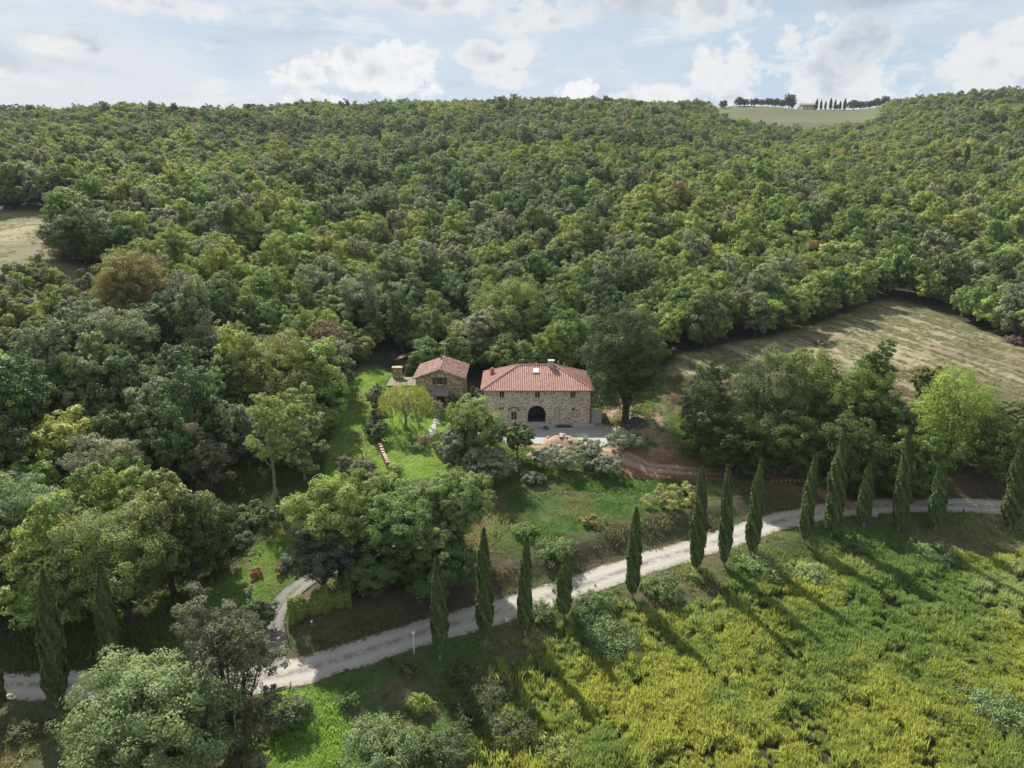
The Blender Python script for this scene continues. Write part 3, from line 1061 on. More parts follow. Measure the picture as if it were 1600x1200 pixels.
# ------------------------------------------------------------------ the farmhouse
def window_set(parent, x0, x1, z0, z1, y=0.16, frame=M_FRAME, shutters=False, bars=True, surround=None, proud=0.02):
    w = MB()
    w.box(((x0 + x1) / 2, y + 0.02, (z0 + z1) / 2), (x1 - x0 - 0.01, 0.02, z1 - z0 - 0.01))
    win = w.build('window', M_GLASS, parent)
    f = MB()
    t = 0.07
    for xx in (x0 + t / 2, x1 - t / 2):
        f.box((xx, y - 0.03, (z0 + z1) / 2), (t, 0.06, z1 - z0 - 0.02))
    for zz in (z0 + t / 2 + 0.01, z1 - t / 2 - 0.01):
        f.box(((x0 + x1) / 2, y - 0.031, zz), (x1 - x0 - 2 * t, 0.055, t))
    if bars:
        f.box(((x0 + x1) / 2, y - 0.032, (z0 + z1) / 2), (0.05, 0.05, z1 - z0 - 2 * t - 0.02))
    f.build('frame', frame, win)
    s = MB()
    s.box(((x0 + x1) / 2, -0.05, z0 - 0.06), (x1 - x0 + 0.3, 0.28, 0.10))
    s.build('sill', M_PLASTER, win)
    if surround:
        q = MB()
        b = 0.15
        for xx in (x0 - b / 2, x1 + b / 2):
            q.box((xx, 0.0, (z0 + z1) / 2), (b, 2 * proud, z1 - z0))
        q.box(((x0 + x1) / 2, 0.0, z1 + b / 2), (x1 - x0 + 2 * b, 2 * proud, b))
        q.build('surround', surround, win)
    return win


def farmhouse():
    X0, W, D, Y0, H, ZB = -4.4, 16.9, 11.0, 109.0, 6.0, 0.0
    t = empty('farmhouse', (X0, Y0, ZB), 'long two-storey stone farmhouse with terracotta hipped roof and wide arch facing the gravel yard', 'house')
    holes = []
    ups = [(2.35, 3.2), (8.0, 8.9), (13.65, 14.6)]
    for a, b in ups:
        holes.append(rect_loop(a, b, 4.42, 5.62))
    holes.append(rect_loop(4.2, 5.2, 0.72, 2.3))
    holes.append(arch_loop(6.95, 9.8, 0.32, 1.78, 1.42, 16))
    holes.append(arch_loop(11.1, 12.1, 0.6, 2.5, 0.5, 10))
    holes.append(arch_loop(13.9, 14.55, 2.42, 2.5, 0.32, 8))
    wall = wall_with_holes('wall', rect_loop(0, W, -0.6, H), holes, 0.45, M_STONE, t)
    side = MB()
    for p in ([(0, 0.45, -0.6), (0, D, -0.6), (0, D, H), (0, 0.45, H)], [(W, 0.45, -0.6), (W, 0.45, H), (W, D, H), (W, D, -0.6)], [(0, D, -0.6), (W, D, -0.6), (W, D, H), (0, D, H)]):
        side.poly(p)
    side.build('side_walls', M_STONE, t)
    dk = MB()
    dk.box((W / 2, 4.0, 2.9), (W - 0.2, 0.05, 5.9))
    dk.poly([(0.1, 0.5, 0.28), (W - 0.1, 0.5, 0.28), (W - 0.1, 4.0, 0.28), (0.1, 4.0, 0.28)])
    dk.build('interior', M_DARK, t)
    for a, b in ups:
        window_set(t, a, b, 4.42, 5.62, surround=M_PLASTER)
    w = window_set(t, 4.2, 5.2, 0.72, 2.3, surround=M_PLASTER)
    # plain timber infill in the small arch, pale reveal stones round the big arch
    d = MB()
    d.prism(arch_loop(11.11, 12.09, 0.6, 2.5, 0.49, 10), lambda p, k: (p[0], 0.34 + 0.06 * k, p[1]))
    d.build('arched_door', M_PLASTER, t)

    def arch_ring(cx, r, zs, rise, wd, n=16, mt=M_PLASTER):
        q = MB()
        for k in range(n):
            a0, a1 = math.pi * k / n + 0.02, math.pi * (k + 1) / n - 0.02
            pts = [(cx + r * math.cos(a0), zs + rise * math.sin(a0)), (cx + (r + wd) * math.cos(a0), zs + (rise + wd) * math.sin(a0)),
                   (cx + (r + wd) * math.cos(a1), zs + (rise + wd) * math.sin(a1)), (cx + r * math.cos(a1), zs + rise * math.sin(a1))]
            q.prism(pts, lambda p, k2: (p[0], -0.025 + 0.1 * k2, p[1]))
        return q.build('arch_ring', mt, t)
    arch_ring(8.375, 1.426, 1.78, 1.422, 0.26)
    arch_ring(11.6, 0.502, 2.5, 0.502, 0.18, 9)
    q = MB()        # brick relieving arch over the window, with a brick patch left of it
    for k in range(11):
        a0, a1 = R(35 + 10 * k), R(44 + 10 * k)
        cx, cz, r0, r1 = 4.7, 1.75, 1.0, 1.32
        q.prism([(cx + r0 * math.cos(a0), cz + r0 * math.sin(a0)), (cx + r1 * math.cos(a0), cz + r1 * math.sin(a0)), (cx + r1 * math.cos(a1), cz + r1 * math.sin(a1)), (cx + r0 * math.cos(a1), cz + r0 * math.sin(a1))],
                lambda p, k2: (p[0], -0.022 + 0.1 * k2, p[1]))
    q.build('relieving_arch', M_BRICK, t)
    MB().box((2.7, 0.0, 2.75), (0.8, 0.05, 0.45)).build('brick_patch', M_BRICK, t)
    pl = MB()
    pl.box((W / 2 + 0.1, -0.55, 0.05), (W + 1.4, 1.06, 0.42), bevel=0.02)
    pl.box((11.6, -0.28, 0.40), (1.9, 0.50, 0.26), bevel=0.02)
    pl.build('plinth', M_CONC, t)
    # hipped roof
    ov, z0, zr = 0.55, 5.86, 8.55
    e = [(-ov, -ov, z0), (W + ov, -ov, z0), (W + ov, D + ov, z0), (-ov, D + ov, z0)]
    inset = (D + 2 * ov) / 2
    r0, r1 = Vector((-ov + inset, D / 2, zr)), Vector((W + ov - inset, D / 2, zr))
    rf = MB()
    b = [rf.bm.verts.new(p) for p in e]
    lo = [rf.bm.verts.new((p[0], p[1], p[2] - 0.14)) for p in e]
    a0, a1 = rf.bm.verts.new(r0), rf.bm.verts.new(r1)
    for f in ((b[0], b[1], a1, a0), (b[1], b[2], a1), (b[2], b[3], a0, a1), (b[3], b[0], a0)):
        rf.bm.faces.new(f)
    for i in range(4):
        rf.bm.faces.new((lo[i], lo[(i + 1) % 4], b[(i + 1) % 4], b[i]))
    rf.bm.faces.new(lo)
    sl = math.hypot(inset, zr - z0)
    Lx = W + 2 * ov
    Ly = D + 2 * ov
    ribs(rf, e[0], e[1], lambda s: sl * min(1, s / inset, (Lx - s) / inset), (0, inset, zr - z0))
    ribs(rf, e[3], e[2], lambda s: sl * min(1, s / inset, (Lx - s) / inset), (0, -inset, zr - z0))
    ribs(rf, e[0], e[3], lambda s: sl * min(s, Ly - s) / inset, (inset, 0, zr - z0))
    ribs(rf, e[1], e[2], lambda s: sl * min(s, Ly - s) / inset, (-inset, 0, zr - z0))
    roof = rf.build('roof', M_TILE, t)
    rc = MB()
    for p, q2 in ((e[0], r0), (e[1], r1), (e[2], r1), (e[3], r0), (r0, r1)):
        p, q2 = Vector(p) + Vector((0, 0, 0.07)), Vector(q2) + Vector((0, 0, 0.07))
        n = max(2, int((q2 - p).length / 0.45))
        for k in range(n):
            rc.tube(p.lerp(q2, k / n), p.lerp(q2, (k + 0.97) / n), 0.15, 0.125, 8)
    rc.build('ridge_tiles', M_TILE, roof)
    ch = MB()
    ch.box((10.85, 5.2, 8.75), (0.9, 0.7, 1.3), bevel=0.02)
    ch.box((10.85, 5.2, 9.44), (1.1, 0.9, 0.10))
    ch.build('chimney', M_PLASTER, roof)
    ch = MB()
    ch.box((1.1, 6.6, 7.0), (0.65, 0.65, 1.0), bevel=0.02)
    ch.box((1.1, 6.6, 7.55), (0.82, 0.82, 0.10))
    ch.box((1.1, 6.6, 7.72), (0.45, 0.45, 0.22))
    ch.build('chimney', M_BRICK, roof)
    for px, py, pz in ((12.1, 6.4, 8.6), (13.1, 6.6, 8.2)):
        MB().tube((px, py, pz - 0.7), (px, py, pz + 0.35), 0.07, 0.07).tube((px, py, pz + 0.35), (px, py, pz + 0.45), 0.12, 0.05).build('vent_pipe', M_METAL, roof)
    an = math.atan2(zr - z0, inset)
    sk = MB()
    yk = 3.9
    zk = z0 + (yk + ov) * math.tan(an)
    M3 = Matrix.Rotation(an, 4, 'X')
    sk.box((8.35, yk, zk + 0.13), (0.95, 1.15, 0.16), m=M3)
    s_ = sk.build('skylight', M_METAL, roof)
    MB().box((8.35, yk - 0.04, zk + 0.215), (0.75, 0.95, 0.03), m=M3).build('pane', M_WHITE, s_)
    gt = MB()
    gt.tube((-ov, -ov - 0.08, z0 - 0.06), (W + ov, -ov - 0.08, z0 - 0.06), 0.075, seg=8)
    gt.build('gutter', M_COPPER, t)
    dp = MB()
    dp.tube((W + 0.12, -0.12, z0 - 0.2), (W + 0.12, -0.12, 0.2), 0.075)
    dp.tube((W + 0.12, -0.12, z0 - 0.2), (W + 0.3, -ov - 0.05, z0 - 0.08), 0.07)
    dp.build('downpipe', M_COPPER, t)
    # low wall butting the right corner
    g = MB()
    g.box((W + 1.15, 0.9, 1.0), (1.7, 0.5, 2.4), bevel=0.03)
    g.build('buttress_wall', M_CONC, t)


farmhouse()


# ------------------------------------------------------------------ the cottage with its annex
def cottage():
    X0, W, D, Y0, ZB = -16.4, 8.1, 9.8, 117.0, 0.45
    HE, HA = 5.25, 6.62
    t = empty('stone_cottage', (X0, Y0, ZB), 'small gabled stone cottage with mottled old tiles, shuttered window and dark awning', 'house')
    holes = [rect_loop(3.55, 4.65, 4.15, 5.35), rect_loop(3.6, 4.9, 0.02, 2.2)]
    outer = [(0, -0.6), (W, -0.6), (W, HE), (W / 2, HA), (0, HE)]
    wall_with_holes('wall', outer, holes, 0.4, M_STONE2, t)
    s = MB()
    s.poly([(0, 0.4, -0.6), (0, D, -0.6), (0, D, HE), (0, 0.4, HE)])
    s.poly([(W, 0.4, -0.6), (W, 0.4, HE), (W, D, HE), (W, D, -0.6)])
    s.poly([(0, D, -0.6), (W, D, -0.6), (W, D, HE), (W / 2, D, HA), (0, D, HE)])
    s.build('side_walls', M_STONE2, t)
    MB().box((W / 2, 1.6, 2.6), (W - 0.4, 0.05, 5.2)).build('interior', M_DARK, t)
    w = window_set(t, 3.55, 4.65, 4.15, 5.35, frame=M_WOOD)
    for k, xx in enumerate((3.17, 5.03)):
        MB().box((xx, -0.04, 4.75), (0.62, 0.05, 1.24), bevel=0.01).build('shutter', M_WOOD, w)
    MB().box((W / 2, -0.01, 3.72), (3.3, 0.06, 0.12)).build('string_course', M_BRICK, t)
    d = MB()
    d.box((3.95, 0.24, 1.1), (0.66, 0.06, 2.16))
    d.build('door', M_WOOD, t)
    ov, od = 0.45, 0.4
    rf = MB()
    sl = math.hypot(W / 2 + ov, (HA - HE) * (W / 2 + ov) / (W / 2))
    k = (HA - HE) / (W / 2)
    ze, zt = HE - ov * k + 0.12, HA + 0.12
    for sx, xe in ((-1, -ov), (1, W + ov)):
        a, b, c, d2 = (xe, -od, ze), (W / 2, -od, zt), (W / 2, D + od, zt), (xe, D + od, ze)
        top = [rf.bm.verts.new(p) for p in (a, b, c, d2)]
        bot = [rf.bm.verts.new((p[0], p[1], p[2] - 0.13)) for p in (a, b, c, d2)]
        rf.bm.faces.new(top)
        rf.bm.faces.new(bot)
        for i in range(4):
            rf.bm.faces.new((top[i], top[(i + 1) % 4], bot[(i + 1) % 4], bot[i]))
        ribs(rf, a, d2, lambda s_: sl, (W / 2 - xe, 0, zt - ze), 0.33, 0.10)
    roof = rf.build('roof', M_TILE2, t)
    rc = MB()
    n = 24
    for i in range(n):
        rc.tube((W / 2, -od + i * (D + 2 * od) / n, zt + 0.05), (W / 2, -od + (i + 0.97) * (D + 2 * od) / n, zt + 0.05), 0.15, 0.13)
    rc.build('ridge_tiles', M_TILE2, roof)
    MB().tube((3.75, 7.6, HA - 0.3), (3.75, 7.6, HA + 0.75), 0.2, 0.2, 10).tube((3.75, 7.6, HA + 0.75), (3.75, 7.6, HA + 0.9), 0.27, 0.18, 10).build('chimney', M_BRICK, roof)
    an = MB()
    an.tube((4.2, 8.6, HA - 0.2), (4.2, 8.6, HA + 2.9), 0.035)
    an.tube((3.3, 8.6, HA + 2.85), (5.1, 8.6, HA + 2.75), 0.03)
    for xx in (3.4, 3.75, 4.1, 4.5, 4.9):
        an.tube((xx, 8.25, HA + 2.82), (xx, 8.95, HA + 2.82), 0.018)
    an.tube((3.95, 8.6, HA + 1.9), (4.6, 8.6, HA + 1.9), 0.025)
    an.build('aerial', M_METAL, roof)
    aw = MB()
    aw.prism([(-0.03, 3.42), (-1.55, 2.62), (-1.55, 2.42), (-1.50, 2.42), (-1.50, 2.56), (-0.03, 3.34)], lambda p, q: (2.75 + 2.9 * q, p[0], p[1]))
    aw.tube((2.9, -1.45, 2.5), (2.9, -1.45, 0.0), 0.04)
    aw.tube((5.5, -1.45, 2.5), (5.5, -1.45, 0.0), 0.04)
    aw.build('awning', M_AWN, t)
    MB().tube((W + 0.1, -0.1, 5.0), (W + 0.1, -0.1, 0.0), 0.06).build('downpipe', M_COPPER, t)
    a = MB()          # annex on the left with a flat pale roof
    a.box((-2.45, 4.0, 1.5), (4.9, 4.8, 3.9))
    ax = a.build('annex_wall', M_STONE2, t)
    MB().box((-2.6, 3.95, 3.56), (5.3, 5.3, 0.16), m=Matrix.Rotation(0.03, 4, 'X')).build('annex_roof', simple('annex_roof_screed', (0.16, 0.138, 0.10), 0.9, 0.25, 1.5), ax)
    c = MB()
    c.box((-4.0, 6.0, 4.5), (1.5, 1.2, 2.2), bevel=0.04)
    c.build('annex_chimney', M_STONE2, ax)
    MB().box((-4.0, 6.0, 5.68), (1.9, 1.5, 0.14)).build('chimney_cap', M_STONE2, ax)


cottage()


def shed():
    x, y = -20.3, 136.0
    z = hz(x, y)
    t = empty('garden_shed', (x, y, z), 'dark timber shed with a low pitched roof at the wood edge behind the cottage', 'shed')
    MB().box((0, 0, 0.95), (4.2, 3.2, 2.4)).build('wall', M_WOOD, t)
    r = MB()
    r.prism([(-2.5, 2.1), (0, 2.85), (2.5, 2.1), (2.5, 1.98), (0, 2.7), (-2.5, 1.98)], lambda p, k: (p[0], -1.9 + 3.8 * k, p[1]))
    r.build('roof', M_WOOD, t)
    MB().box((0.4, -1.62, 0.85), (1.0, 0.06, 1.9)).build('door', M_WOODF, t)


shed()
exec_after = None

# ------------------------------------------------------------------ named trees of the picture
UNIT_W, UNIT_H = 8.6, 9.6


def tree(name, u, v_top, Y, wpx, colour, label, cat='tree', group=None, seed=0, leaf=0.17, nleaf=20000, nblob=60, rb=1.2, gap=0.05, zlow=0.85, irregular=0.22, bark=None, trunk_r=0.30, clear=0.18, taper=0.0, jit=0.06, base_off=0.0,
         fill=0.16):
    """one tree of its own: foot at distance Y, its top at photo row v_top, its spread wpx photo pixels"""
    rng = random.Random(seed * 7 + 3)
    d = pix_dir(u, v_top + 0.45 * 90)
    X = d[0] / d[1] * Y
    zb = hz(X, Y) + base_off
    dt = pix_dir(u, v_top)
    ztop = CAMZ + Y * dt[2] / dt[1]
    H = max(1.0, ztop - zb)
    W = wpx / FPX * (Y * CP + (CAMZ - (zb + H * 0.6)) * SP)
    c_lo = H * clear
    rz = (H - c_lo) / 2
    rbs = rb * max(0.45, min(1.5, W / 9.0))
    rx = max(0.4, W / 2 - rbs * 0.62)
    me, cen = crown_mesh(name + '_crown', seed, rx=rx, rz=max(0.4, rz - rbs * 0.62), zc=c_lo + rz, nblob=nblob, rb=rbs, leaf=leaf * 0.8, nleaf=int(nleaf * 1.35), gap=gap, low=zlow, irregular=irregular, taper=taper, fill=fill)
    t = empty(name, (X, Y, zb), label, cat, group)
    c = link('crown', me, t)
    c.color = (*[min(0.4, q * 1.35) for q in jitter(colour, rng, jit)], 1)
    link('trunk', trunk_mesh(name + '_trunk', seed, cen, r=trunk_r * min(1.4, H / 10), top=H * 0.72, fork=max(0.6, c_lo * 0.9), nlimb=16, material=bark), t)
    return t


P = PALETTE
# foreground, lower left
tree('broadleaf_tree', 232, 1026, 41.5, 242, (0.078, 0.106, 0.040), 'big round silvery green tree at the bottom edge, in front of the left road', seed=11, leaf=0.13, nleaf=52000, nblob=95, rb=1.25, clear=0.1)
tree('holm_oak', 338, 910, 44.8, 178, (0.060, 0.064, 0.038), 'tall dusky grey-brown evergreen beside the road bend, behind the silvery round tree', seed=12, leaf=0.12, nleaf=38000, nblob=80, rb=1.05, clear=0.0, zlow=1.1, irregular=0.26, base_off=-0.4)
tree('oak_tree', 178, 782, 62, 200, (0.066, 0.090, 0.026), 'broad olive green oak behind the pair of cypresses on the left road', seed=13, leaf=0.14, nleaf=42000, nblob=85, rb=1.25, clear=0.08)
tree('oak_tree', 18, 752, 66, 180, (0.062, 0.086, 0.036), 'large oak cut by the left edge, beside the broad olive green oak', seed=14, leaf=0.15, nleaf=30000, nblob=70, clear=0.08)
tree('ash_tree', 168, 672, 82, 120, (0.108, 0.115, 0.066), 'pale dry grey-green tree with feathery crown in the left wood', seed=15, leaf=0.15, nleaf=15000, nblob=45, rb=1.1, gap=0.12)
tree('thinning_tree', 232, 742, 74, 100, (0.078, 0.070, 0.042), 'half-bare brownish tree between the olive oak and the dark ravine', seed=16, leaf=0.13, nleaf=6000, nblob=40, rb=1.0, gap=0.2, irregular=0.4)
tree('thinning_tree', 322, 668, 84, 90, (0.062, 0.056, 0.036), 'thin brown half-bare tree deep in the shaded ravine', seed=17, leaf=0.13, nleaf=4500, nblob=38, rb=1.0, gap=0.2, irregular=0.4)
tree('aspen_tree', 418, 602, 84, 84, (0.105, 0.138, 0.040), 'slender pale green aspen with a long bare pale trunk left of the lawn', seed=18, leaf=0.14, nleaf=11000, nblob=44, rb=0.95, gap=0.1, clear=0.26, bark=M_BARK_PALE, trunk_r=0.16)
tree('aspen_tree', 468, 600, 88, 78, (0.092, 0.116, 0.042), 'wider yellowish aspen just left of the garden lawn', seed=19, leaf=0.15, nleaf=15000, nblob=50, rb=1.0, gap=0.08, clear=0.05, bark=M_BARK_PALE, trunk_r=0.16)
tree('bramble_thicket', 345, 835, 74, 120, (0.042, 0.060, 0.036), 'dark bluish thicket at the foot of the ravine beside the shaded lawn', cat='shrub', seed=20, leaf=0.13, nleaf=14000, nblob=40, rb=0.8, clear=0.0)
tree('bramble_thicket', 395, 805, 79, 90, (0.045, 0.068, 0.026), 'dark green thicket above the shaded lawn, under the bare pale trunk', cat='shrub', seed=21, leaf=0.13, nleaf=9000, nblob=30, rb=0.8, clear=0.0)
# the clump between lane and road
tree('oak_tree', 524, 738, 66, 142, (0.084, 0.118, 0.030), 'light green oak at the left end of the clump above the road', seed=22, leaf=0.14, nleaf=30000, nblob=70, clear=0.15)
tree('holm_oak', 500, 805, 63.5, 110, (0.045, 0.050, 0.036), 'dark evergreen with dense crown beside the lane, left of the clump', seed=23, leaf=0.12, nleaf=20000, nblob=55, clear=0.12)
tree('oak_tree', 622, 756, 66.5, 140, (0.060, 0.090, 0.028), 'spreading oak in the middle of the clump above the road', seed=24, leaf=0.14, nleaf=34000, nblob=75, clear=0.2, gap=0.1)
tree('oak_tree', 704, 724, 69.5, 122, (0.070, 0.100, 0.032), 'tall oak at the right end of the clump, above the second cypress', seed=25, leaf=0.14, nleaf=32000, nblob=75, clear=0.15, gap=0.1)
tree('oak_tree', 600, 728, 73, 110, (0.074, 0.108, 0.032), 'pale green oak at the back of the clump, below the brick garden wall', seed=26, leaf=0.15, nleaf=20000, nblob=60, clear=0.15, gap=0.08)
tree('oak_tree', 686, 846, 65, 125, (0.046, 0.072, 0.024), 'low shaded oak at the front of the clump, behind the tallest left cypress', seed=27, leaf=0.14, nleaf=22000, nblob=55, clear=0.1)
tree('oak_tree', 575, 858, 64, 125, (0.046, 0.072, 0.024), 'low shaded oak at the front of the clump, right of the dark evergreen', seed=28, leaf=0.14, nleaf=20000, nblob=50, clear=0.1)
# in front of the houses
tree('walnut_tree', 742, 612, 93, 96, (0.088, 0.120, 0.036), 'full light green tree standing left of the farmhouse front', seed=29, leaf=0.15, nleaf=22000, nblob=60, clear=0.08)
tree('walnut_tree', 712, 668, 91, 70, (0.080, 0.095, 0.060), 'grey-green bushy tree below the light green tree, beside the garden lawn', seed=30, leaf=0.14, nleaf=14000, nblob=45, clear=0.05)
tree('fig_tree', 808, 662, 95, 66, (0.046, 0.066, 0.024), 'small dark spreading tree at the yard edge in front of the farmhouse', seed=31, leaf=0.15, nleaf=9000, nblob=34, rb=0.9, clear=0.3)
tree('walnut_tree', 765, 700, 88, 76, (0.092, 0.112, 0.070), 'soft grey-green tree below the yard, left of the olives', seed=32, leaf=0.14, nleaf=15000, nblob=45, clear=0.05)
OG = 'olive trees on the bank below the farmhouse yard'
for k, (u, vt, Y, w, lab) in enumerate([(868, 702, 92.5, 78, 'large silvery olive with open crown below the wide arch of the farmhouse'), (918, 688, 95, 66, 'silvery olive standing between the large olive and the dirt drive'),
                                        (975, 676, 98, 72, 'silvery olive nearest the dark rubble heap and big oak'), (800, 716, 91.5, 46, 'small silvery olive left of the bare orange bank'),
                                        (940, 712, 92, 60, 'low olive bush at the bank foot, beside the drive'), (835, 738, 89, 44, 'lowest olive bush under the large olive')]):
    tree('olive_tree', u, vt, Y, w, (0.095, 0.110, 0.072), lab, seed=40 + k, leaf=0.10, nleaf=11000, nblob=36, rb=0.8, gap=0.12, group=OG, clear=0.2, trunk_r=0.2)
tree('oak_tree', 983, 478, 110, 142, (0.030, 0.047, 0.018), 'tallest tree, a big dark oak right against the farmhouse', seed=50, leaf=0.17, nleaf=40000, nblob=90, rb=1.3, clear=0.06, gap=0.02, irregular=0.24, trunk_r=0.42)
tree('goldenrain_tree', 1045, 765, 83, 92, (0.115, 0.120, 0.038), 'yellowing bush with drooping branches on the grassy slope above the road', cat='shrub', seed=51, leaf=0.13, nleaf=5200, nblob=30, rb=0.8, gap=0.25, irregular=0.4, clear=0.05)
tree('juniper_bush', 1078, 760, 87, 36, (0.044, 0.062, 0.040), 'small dark bush beside the yellowing bush on the slope', cat='shrub', seed=52, leaf=0.11, nleaf=5000, nblob=24, rb=0.7, clear=0.02)
tree('juniper_bush', 1172, 712, 93, 64, (0.055, 0.075, 0.042), 'rounded grey-green bush at the wood edge above the drive', cat='shrub', seed=53, leaf=0.12, nleaf=9000, nblob=30, rb=0.8, clear=0.02)
tree('goldenrain_tree', 922, 818, 78, 46, (0.145, 0.145, 0.050), 'small straw-coloured bush low on the grassy slope', cat='shrub', seed=54, leaf=0.11, nleaf=2200, nblob=18, rb=0.6, gap=0.2, clear=0.0)
# right-hand wood
RW = [(1112, 569, 98.5, 112, (0.032, 0.050, 0.017), 'dark green oak at the left end of the right-hand wood'),
      (1195, 552, 100.5, 134, (0.044, 0.064, 0.023), 'wide grey-green oak, second from the left in the right-hand wood'),
      (1262, 536, 104.5, 123, (0.054, 0.083, 0.017), 'tall fresh green oak in the middle of the right-hand wood'),
      (1330, 569, 98.5, 117, (0.050, 0.078, 0.017), 'green oak right of the tall one in the right-hand wood'),
      (1368, 529, 106.5, 67, (0.051, 0.073, 0.018), 'narrow oak poking above the right-hand wood against the cleared slope'),
      (1385, 596, 95.5, 95, (0.042, 0.064, 0.021), 'rounded grey-green oak before the bright one'),
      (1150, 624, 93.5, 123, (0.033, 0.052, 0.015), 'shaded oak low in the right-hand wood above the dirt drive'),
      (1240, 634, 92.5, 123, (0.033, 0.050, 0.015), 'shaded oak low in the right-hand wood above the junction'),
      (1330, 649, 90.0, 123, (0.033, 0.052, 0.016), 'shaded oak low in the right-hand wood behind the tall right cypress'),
      (1497, 576, 95.5, 168, (0.090, 0.134, 0.023), 'bright yellow-green round tree by the road on the right'),
      (1428, 674, 88.5, 100, (0.044, 0.070, 0.016), 'low green oak at the road, left of the bright yellow-green tree'),
      (1560, 652, 91.5, 112, (0.054, 0.073, 0.017), 'oak at the right edge under the bright tree'),
      (1450, 569, 114.0, 56, (0.069, 0.075, 0.022), 'small yellowish tree left of the bright round tree'),
      (1596, 624, 98.5, 78, (0.061, 0.081, 0.032), 'greyish tree cut by the right edge')]
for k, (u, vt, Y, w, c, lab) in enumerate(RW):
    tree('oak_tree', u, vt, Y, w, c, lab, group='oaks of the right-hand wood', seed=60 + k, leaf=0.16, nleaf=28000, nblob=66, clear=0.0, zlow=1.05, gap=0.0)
# notable trees in the left wood and on the hill
tree('oak_tree', 205, 392, 133, 132, (0.098, 0.098, 0.032), 'broad golden-tinted oak on the left slope below the clearing', seed=80, leaf=0.19, nleaf=26000, nblob=75, clear=0.02, rb=1.3)
tree('holm_oak', 128, 325, 158, 84, (0.040, 0.058, 0.020), 'dark oak at the right corner of the left clearing', seed=81, leaf=0.2, nleaf=16000, nblob=55, clear=0.02)
tree('oak_tree', 430, 520, 108, 170, (0.088, 0.102, 0.030), 'wide yellow-olive oak left of the ravine mouth', seed=82, leaf=0.17, nleaf=30000, nblob=75, clear=0.04)
tree('ash_tree', 190, 478, 113, 120, (0.078, 0.096, 0.048), 'tall grey-green tree in the left wood below the golden oak', seed=83, leaf=0.17, nleaf=20000, nblob=60, clear=0.1)
tree('oak_tree', 505, 500, 124, 70, (0.085, 0.064, 0.034), 'rusty brown oak at the edge of the dark ravine', seed=84, leaf=0.18, nleaf=9000, nblob=40, clear=0.05)
tree('oak_tree', 800, 420, 150, 130, (0.075, 0.105, 0.030), 'broad green oak at the wood edge above the farmhouse roof', seed=85, leaf=0.2, nleaf=22000, nblob=65, clear=0.05)

# garden trees
def willow():
    g = G(634, 668)
    rng = np.random.default_rng(5)
    t = empty('willow_tree', g, 'yellow-green weeping willow on the garden lawn before the cottage', 'tree')
    n, V, F, tint = 0, [], [], []
    pos, nrm, size = [], [], []
    for k in range(330):
        a = rng.uniform(0, 6.28)
        rr = 3.3 * math.sqrt(rng.uniform(0.05, 1))
        ztop = 5.4 - 0.16 * rr * rr + rng.normal(0, 0.2)
        L = rng.uniform(0.8, 2.9) * (0.45 + 0.55 * rr / 3.3)
        m = int(L / 0.09)
        for j in range(m):
            pos.append((rr * math.cos(a) + rng.normal(0, 0.06) + 0.1 * j / m, rr * math.sin(a) + rng.normal(0, 0.06), ztop - j * 0.09))
            nrm.append((math.cos(a) + rng.normal(0, 0.5), math.sin(a) + rng.normal(0, 0.5), 0.2))
            size.append(rng.uniform(0.08, 0.16))
    pos, nrm, size = np.array(pos), np.array(nrm), np.array(size)
    V, F = leaves(rng, pos, nrm, size, 0.4)
    c = link('crown', np_mesh('willow_crown', V, F, M_LEAF, np.clip(rng.random(len(pos)), 0, 1)), t)
    c.color = (0.19, 0.22, 0.060, 1)
    t.scale = (1.3, 1.3, 1.3)
    parts = [tube_np([(0, 0, -0.4), (0.05, 0, 1.2), (-0.1, 0.1, 2.4)], [0.2, 0.16, 0.13], 7)]
    for k in range(9):
        a = k * 0.7 + 0.2
        parts.append(tube_np([(0, 0, 1.0 + 0.12 * k), (1.1 * math.cos(a), 1.1 * math.sin(a), 3.1), (2.2 * math.cos(a), 2.2 * math.sin(a), 4.3)], [0.09, 0.06, 0.02], 5))
    V, F = join_np(parts)
    link('trunk', np_mesh('willow_trunk', V, F, M_BARK_PALE, smooth=True), t)


willow()


def small_tree(name, u, v, h, w, col, label, cat='tree', seed=0, nleaf=2500, gap=0.2, clear=0.3, leaf=0.10, nblob=22, group=None, bark=None):
    g = G(u, v)
    rng = random.Random(seed)
    c_lo = h * clear
    rz = (h - c_lo) / 2
    rb = max(0.18, w * 0.17)
    me, cen = crown_mesh(name + '_crown', seed, rx=max(0.1, w / 2 - rb * 0.4), rz=max(0.1, rz - rb * 0.3), zc=c_lo + rz, nblob=nblob, rb=rb, leaf=leaf, nleaf=nleaf, gap=gap)
    t = empty(name, g, label, cat, group)
    c = link('crown', me, t)
    c.color = (*[min(0.4, q * 1.3) for q in jitter(col, rng, 0.05)], 1)
    link('trunk', trunk_mesh(name + '_trunk', seed, cen, r=0.08, top=h * 0.7, fork=max(0.25, c_lo * 0.7), nlimb=14, material=bark), t)
    return t


